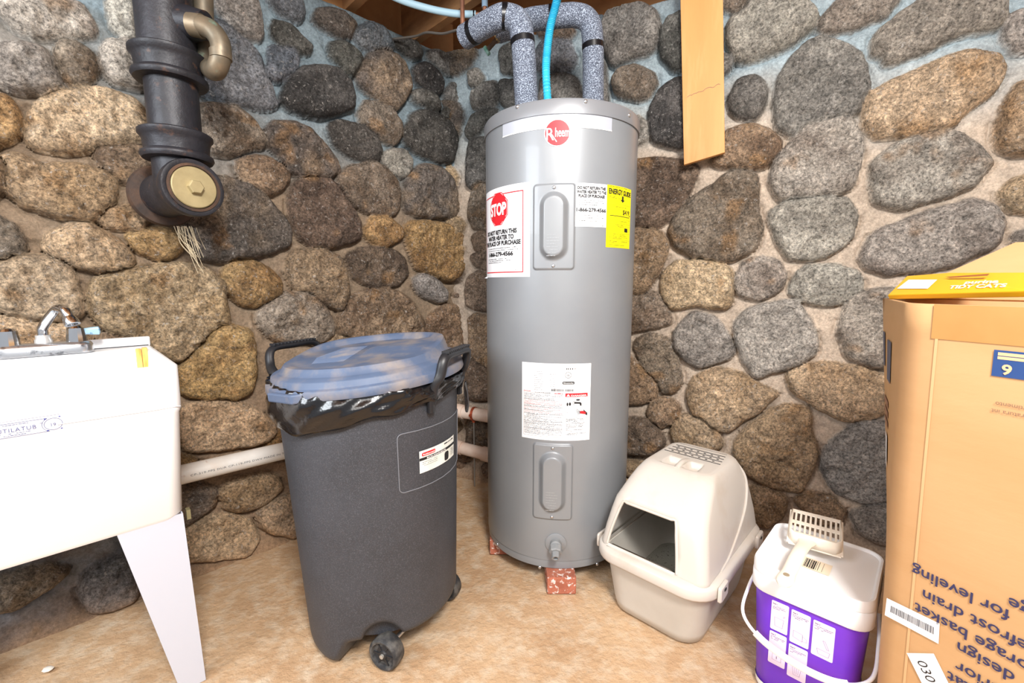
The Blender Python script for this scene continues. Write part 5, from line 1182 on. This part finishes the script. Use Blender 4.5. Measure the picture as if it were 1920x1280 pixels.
# raised back flaps
g1, g2, g3, g4 = at_y(1640 + 145, 512, 1.05), at_y(1905, 457, 1.12), at_y(1990, 470, 1.05), at_y(1960, 560, .95)
fb0 = Fz(ZC) + ND * .02; fb1 = Fz(ZC) + ND * (LN - .02)
fl1 = MB().add([fb0, fb1, fb1 + A3(.11, .05, .10), at_y(1905, 457, .90) , at_y(1790, 508, .96)], [(0, 1, 2, 3, 4)]).build('top_flap', KR, ctn, solid=.004, smooth=False)
H_t = Nz(ZC) + ND * LN; G_t = Fz(ZC) + ND * LN

# ------------------------------------------------------------------ yellow carton lying in the top of the big one
YB = mat('golden_yellow_card', 'fbc21e', .4, col2='f5b510', nscale=3); YBI = mat('brown_card_inside', 'b8864f', .7)
YY = at_y(1665, 553, .90)
y1_ = at_y(1665, 553, .90); y2_ = at_y(1930, 545, .62); y3_ = at_y(1930, 510, .72); y4_ = at_y(1700, 517, 1.03)
y1_ = at_y(1664, 553, .93); 
ycn = thing('yellow_carton', y1_, 'flat golden yellow carton with white lettering lying in open cardboard box', 'carton')
mb = MB(); T_ = [y1_, y2_, y3_, at_y(1780, 511, .93), y4_]; nY = np.cross(y2_ - y1_, y4_ - y1_); nY /= np.linalg.norm(nY); nY = nY if nY[2] > 0 else -nY
lowr = [p - nY * .010 + A3(.03, .02, 0) * 0 for p in T_]
k = len(T_)
mb.add(T_ + lowr, [tuple(range(k))] + [tuple(range(k, 2 * k))] + [(i, (i + 1) % k, k + (i + 1) % k, k + i) for i in range(k)])
yo = mb.build('carton_body', YB, ycn, smooth=False, bevel=.002)
exY = (y2_ - y1_) / np.linalg.norm(y2_ - y1_); eyY = np.cross(nY, exY)
def y_at(u, v): P_ = on_plane(u, v, y1_, nY); return P_ + nY * .0012
mb = MB().add([y_at(1682, 542), y_at(1740, 542), y_at(1758, 525), y_at(1704, 525)], [(0, 1, 2, 3)]); py = mb.build('address_label', PAPER, yo, smooth=False)
mb = MB()
for k in range(8):
    a = .1 + .1 * k; L0, L1 = (y_at(1682, 542) * (1 - a) + y_at(1740, 542) * a), (y_at(1704, 525) * (1 - a) + y_at(1758, 525) * a); d_ = (y_at(1740, 542) - y_at(1682, 542)) * .012
    mb.add([L0 * .85 + L1 * .15 + nY * .0005, L0 * .85 + L1 * .15 + d_ + nY * .0005, L0 * .2 + L1 * .8 + d_ + nY * .0005, L0 * .2 + L1 * .8 + nY * .0005], [(0, 1, 2, 3)])
mb.build('label_print', mat('light_grey_ink', 'b9b9b4', .6), py)
def ytext(s_, u0, v0, u1, v1, vt, mbb):                     # text box on the carton: baseline u0,v0 to u1,v1, top at vt
    A_, B_, C_ = y_at(u0, v0), y_at(u1, v1), y_at(u0 + (v0 - vt) * .9, vt)
    v_, f_ = glyphs(s_, .03, 1.); x0, x1 = v_[:, 0].min(), v_[:, 0].max()
    mbb.add([A_ + (B_ - A_) * ((a - x0) / (x1 - x0)) + (C_ - A_) * (b_ / .73) for a, b_ in v_], f_)
mb = MB(); ytext('purina', 1808, 533, 1872, 531, 527, mb); ytext('TIDY CATS', 1778, 542, 1886, 539, 536, mb); mb.build('white_lettering', WHT, yo)
mb = MB(); mb.add([y_at(1772, 520) , y_at(1856, 514), y_at(1852, 518), y_at(1782, 522)], [(0, 1, 2, 3)]); mb.build('handle_slot', mat('slot_brown', '9a5a2c', .8), yo, smooth=False)

# ------------------------------------------------------------------ grit on the floor
PEB = mat('pale_pebble', 'e8e2d8', .7)
def pebble(c, r, seed):
    rr_ = random.Random(seed); c = A3(c[0], c[1], r * .45); mb = MB(); R = []
    for i in range(5):
        t = math.pi * (i + .5) / 5; R.append([c + A3(r * math.sin(t) * math.cos(p) * (1.3 + rr_.uniform(-.15, .15)), r * math.sin(t) * math.sin(p), -r * .5 * math.cos(t)) for p in [k * .7854 for k in range(8)]])
    return mb.loft(R)
p0 = at_z(90, 1257, 0); o = pebble(p0, .010, 1).build('pebble', PEB); tag(o, 'small white pebble on floor under left side of the sink', 'pebble')
print('DONE')
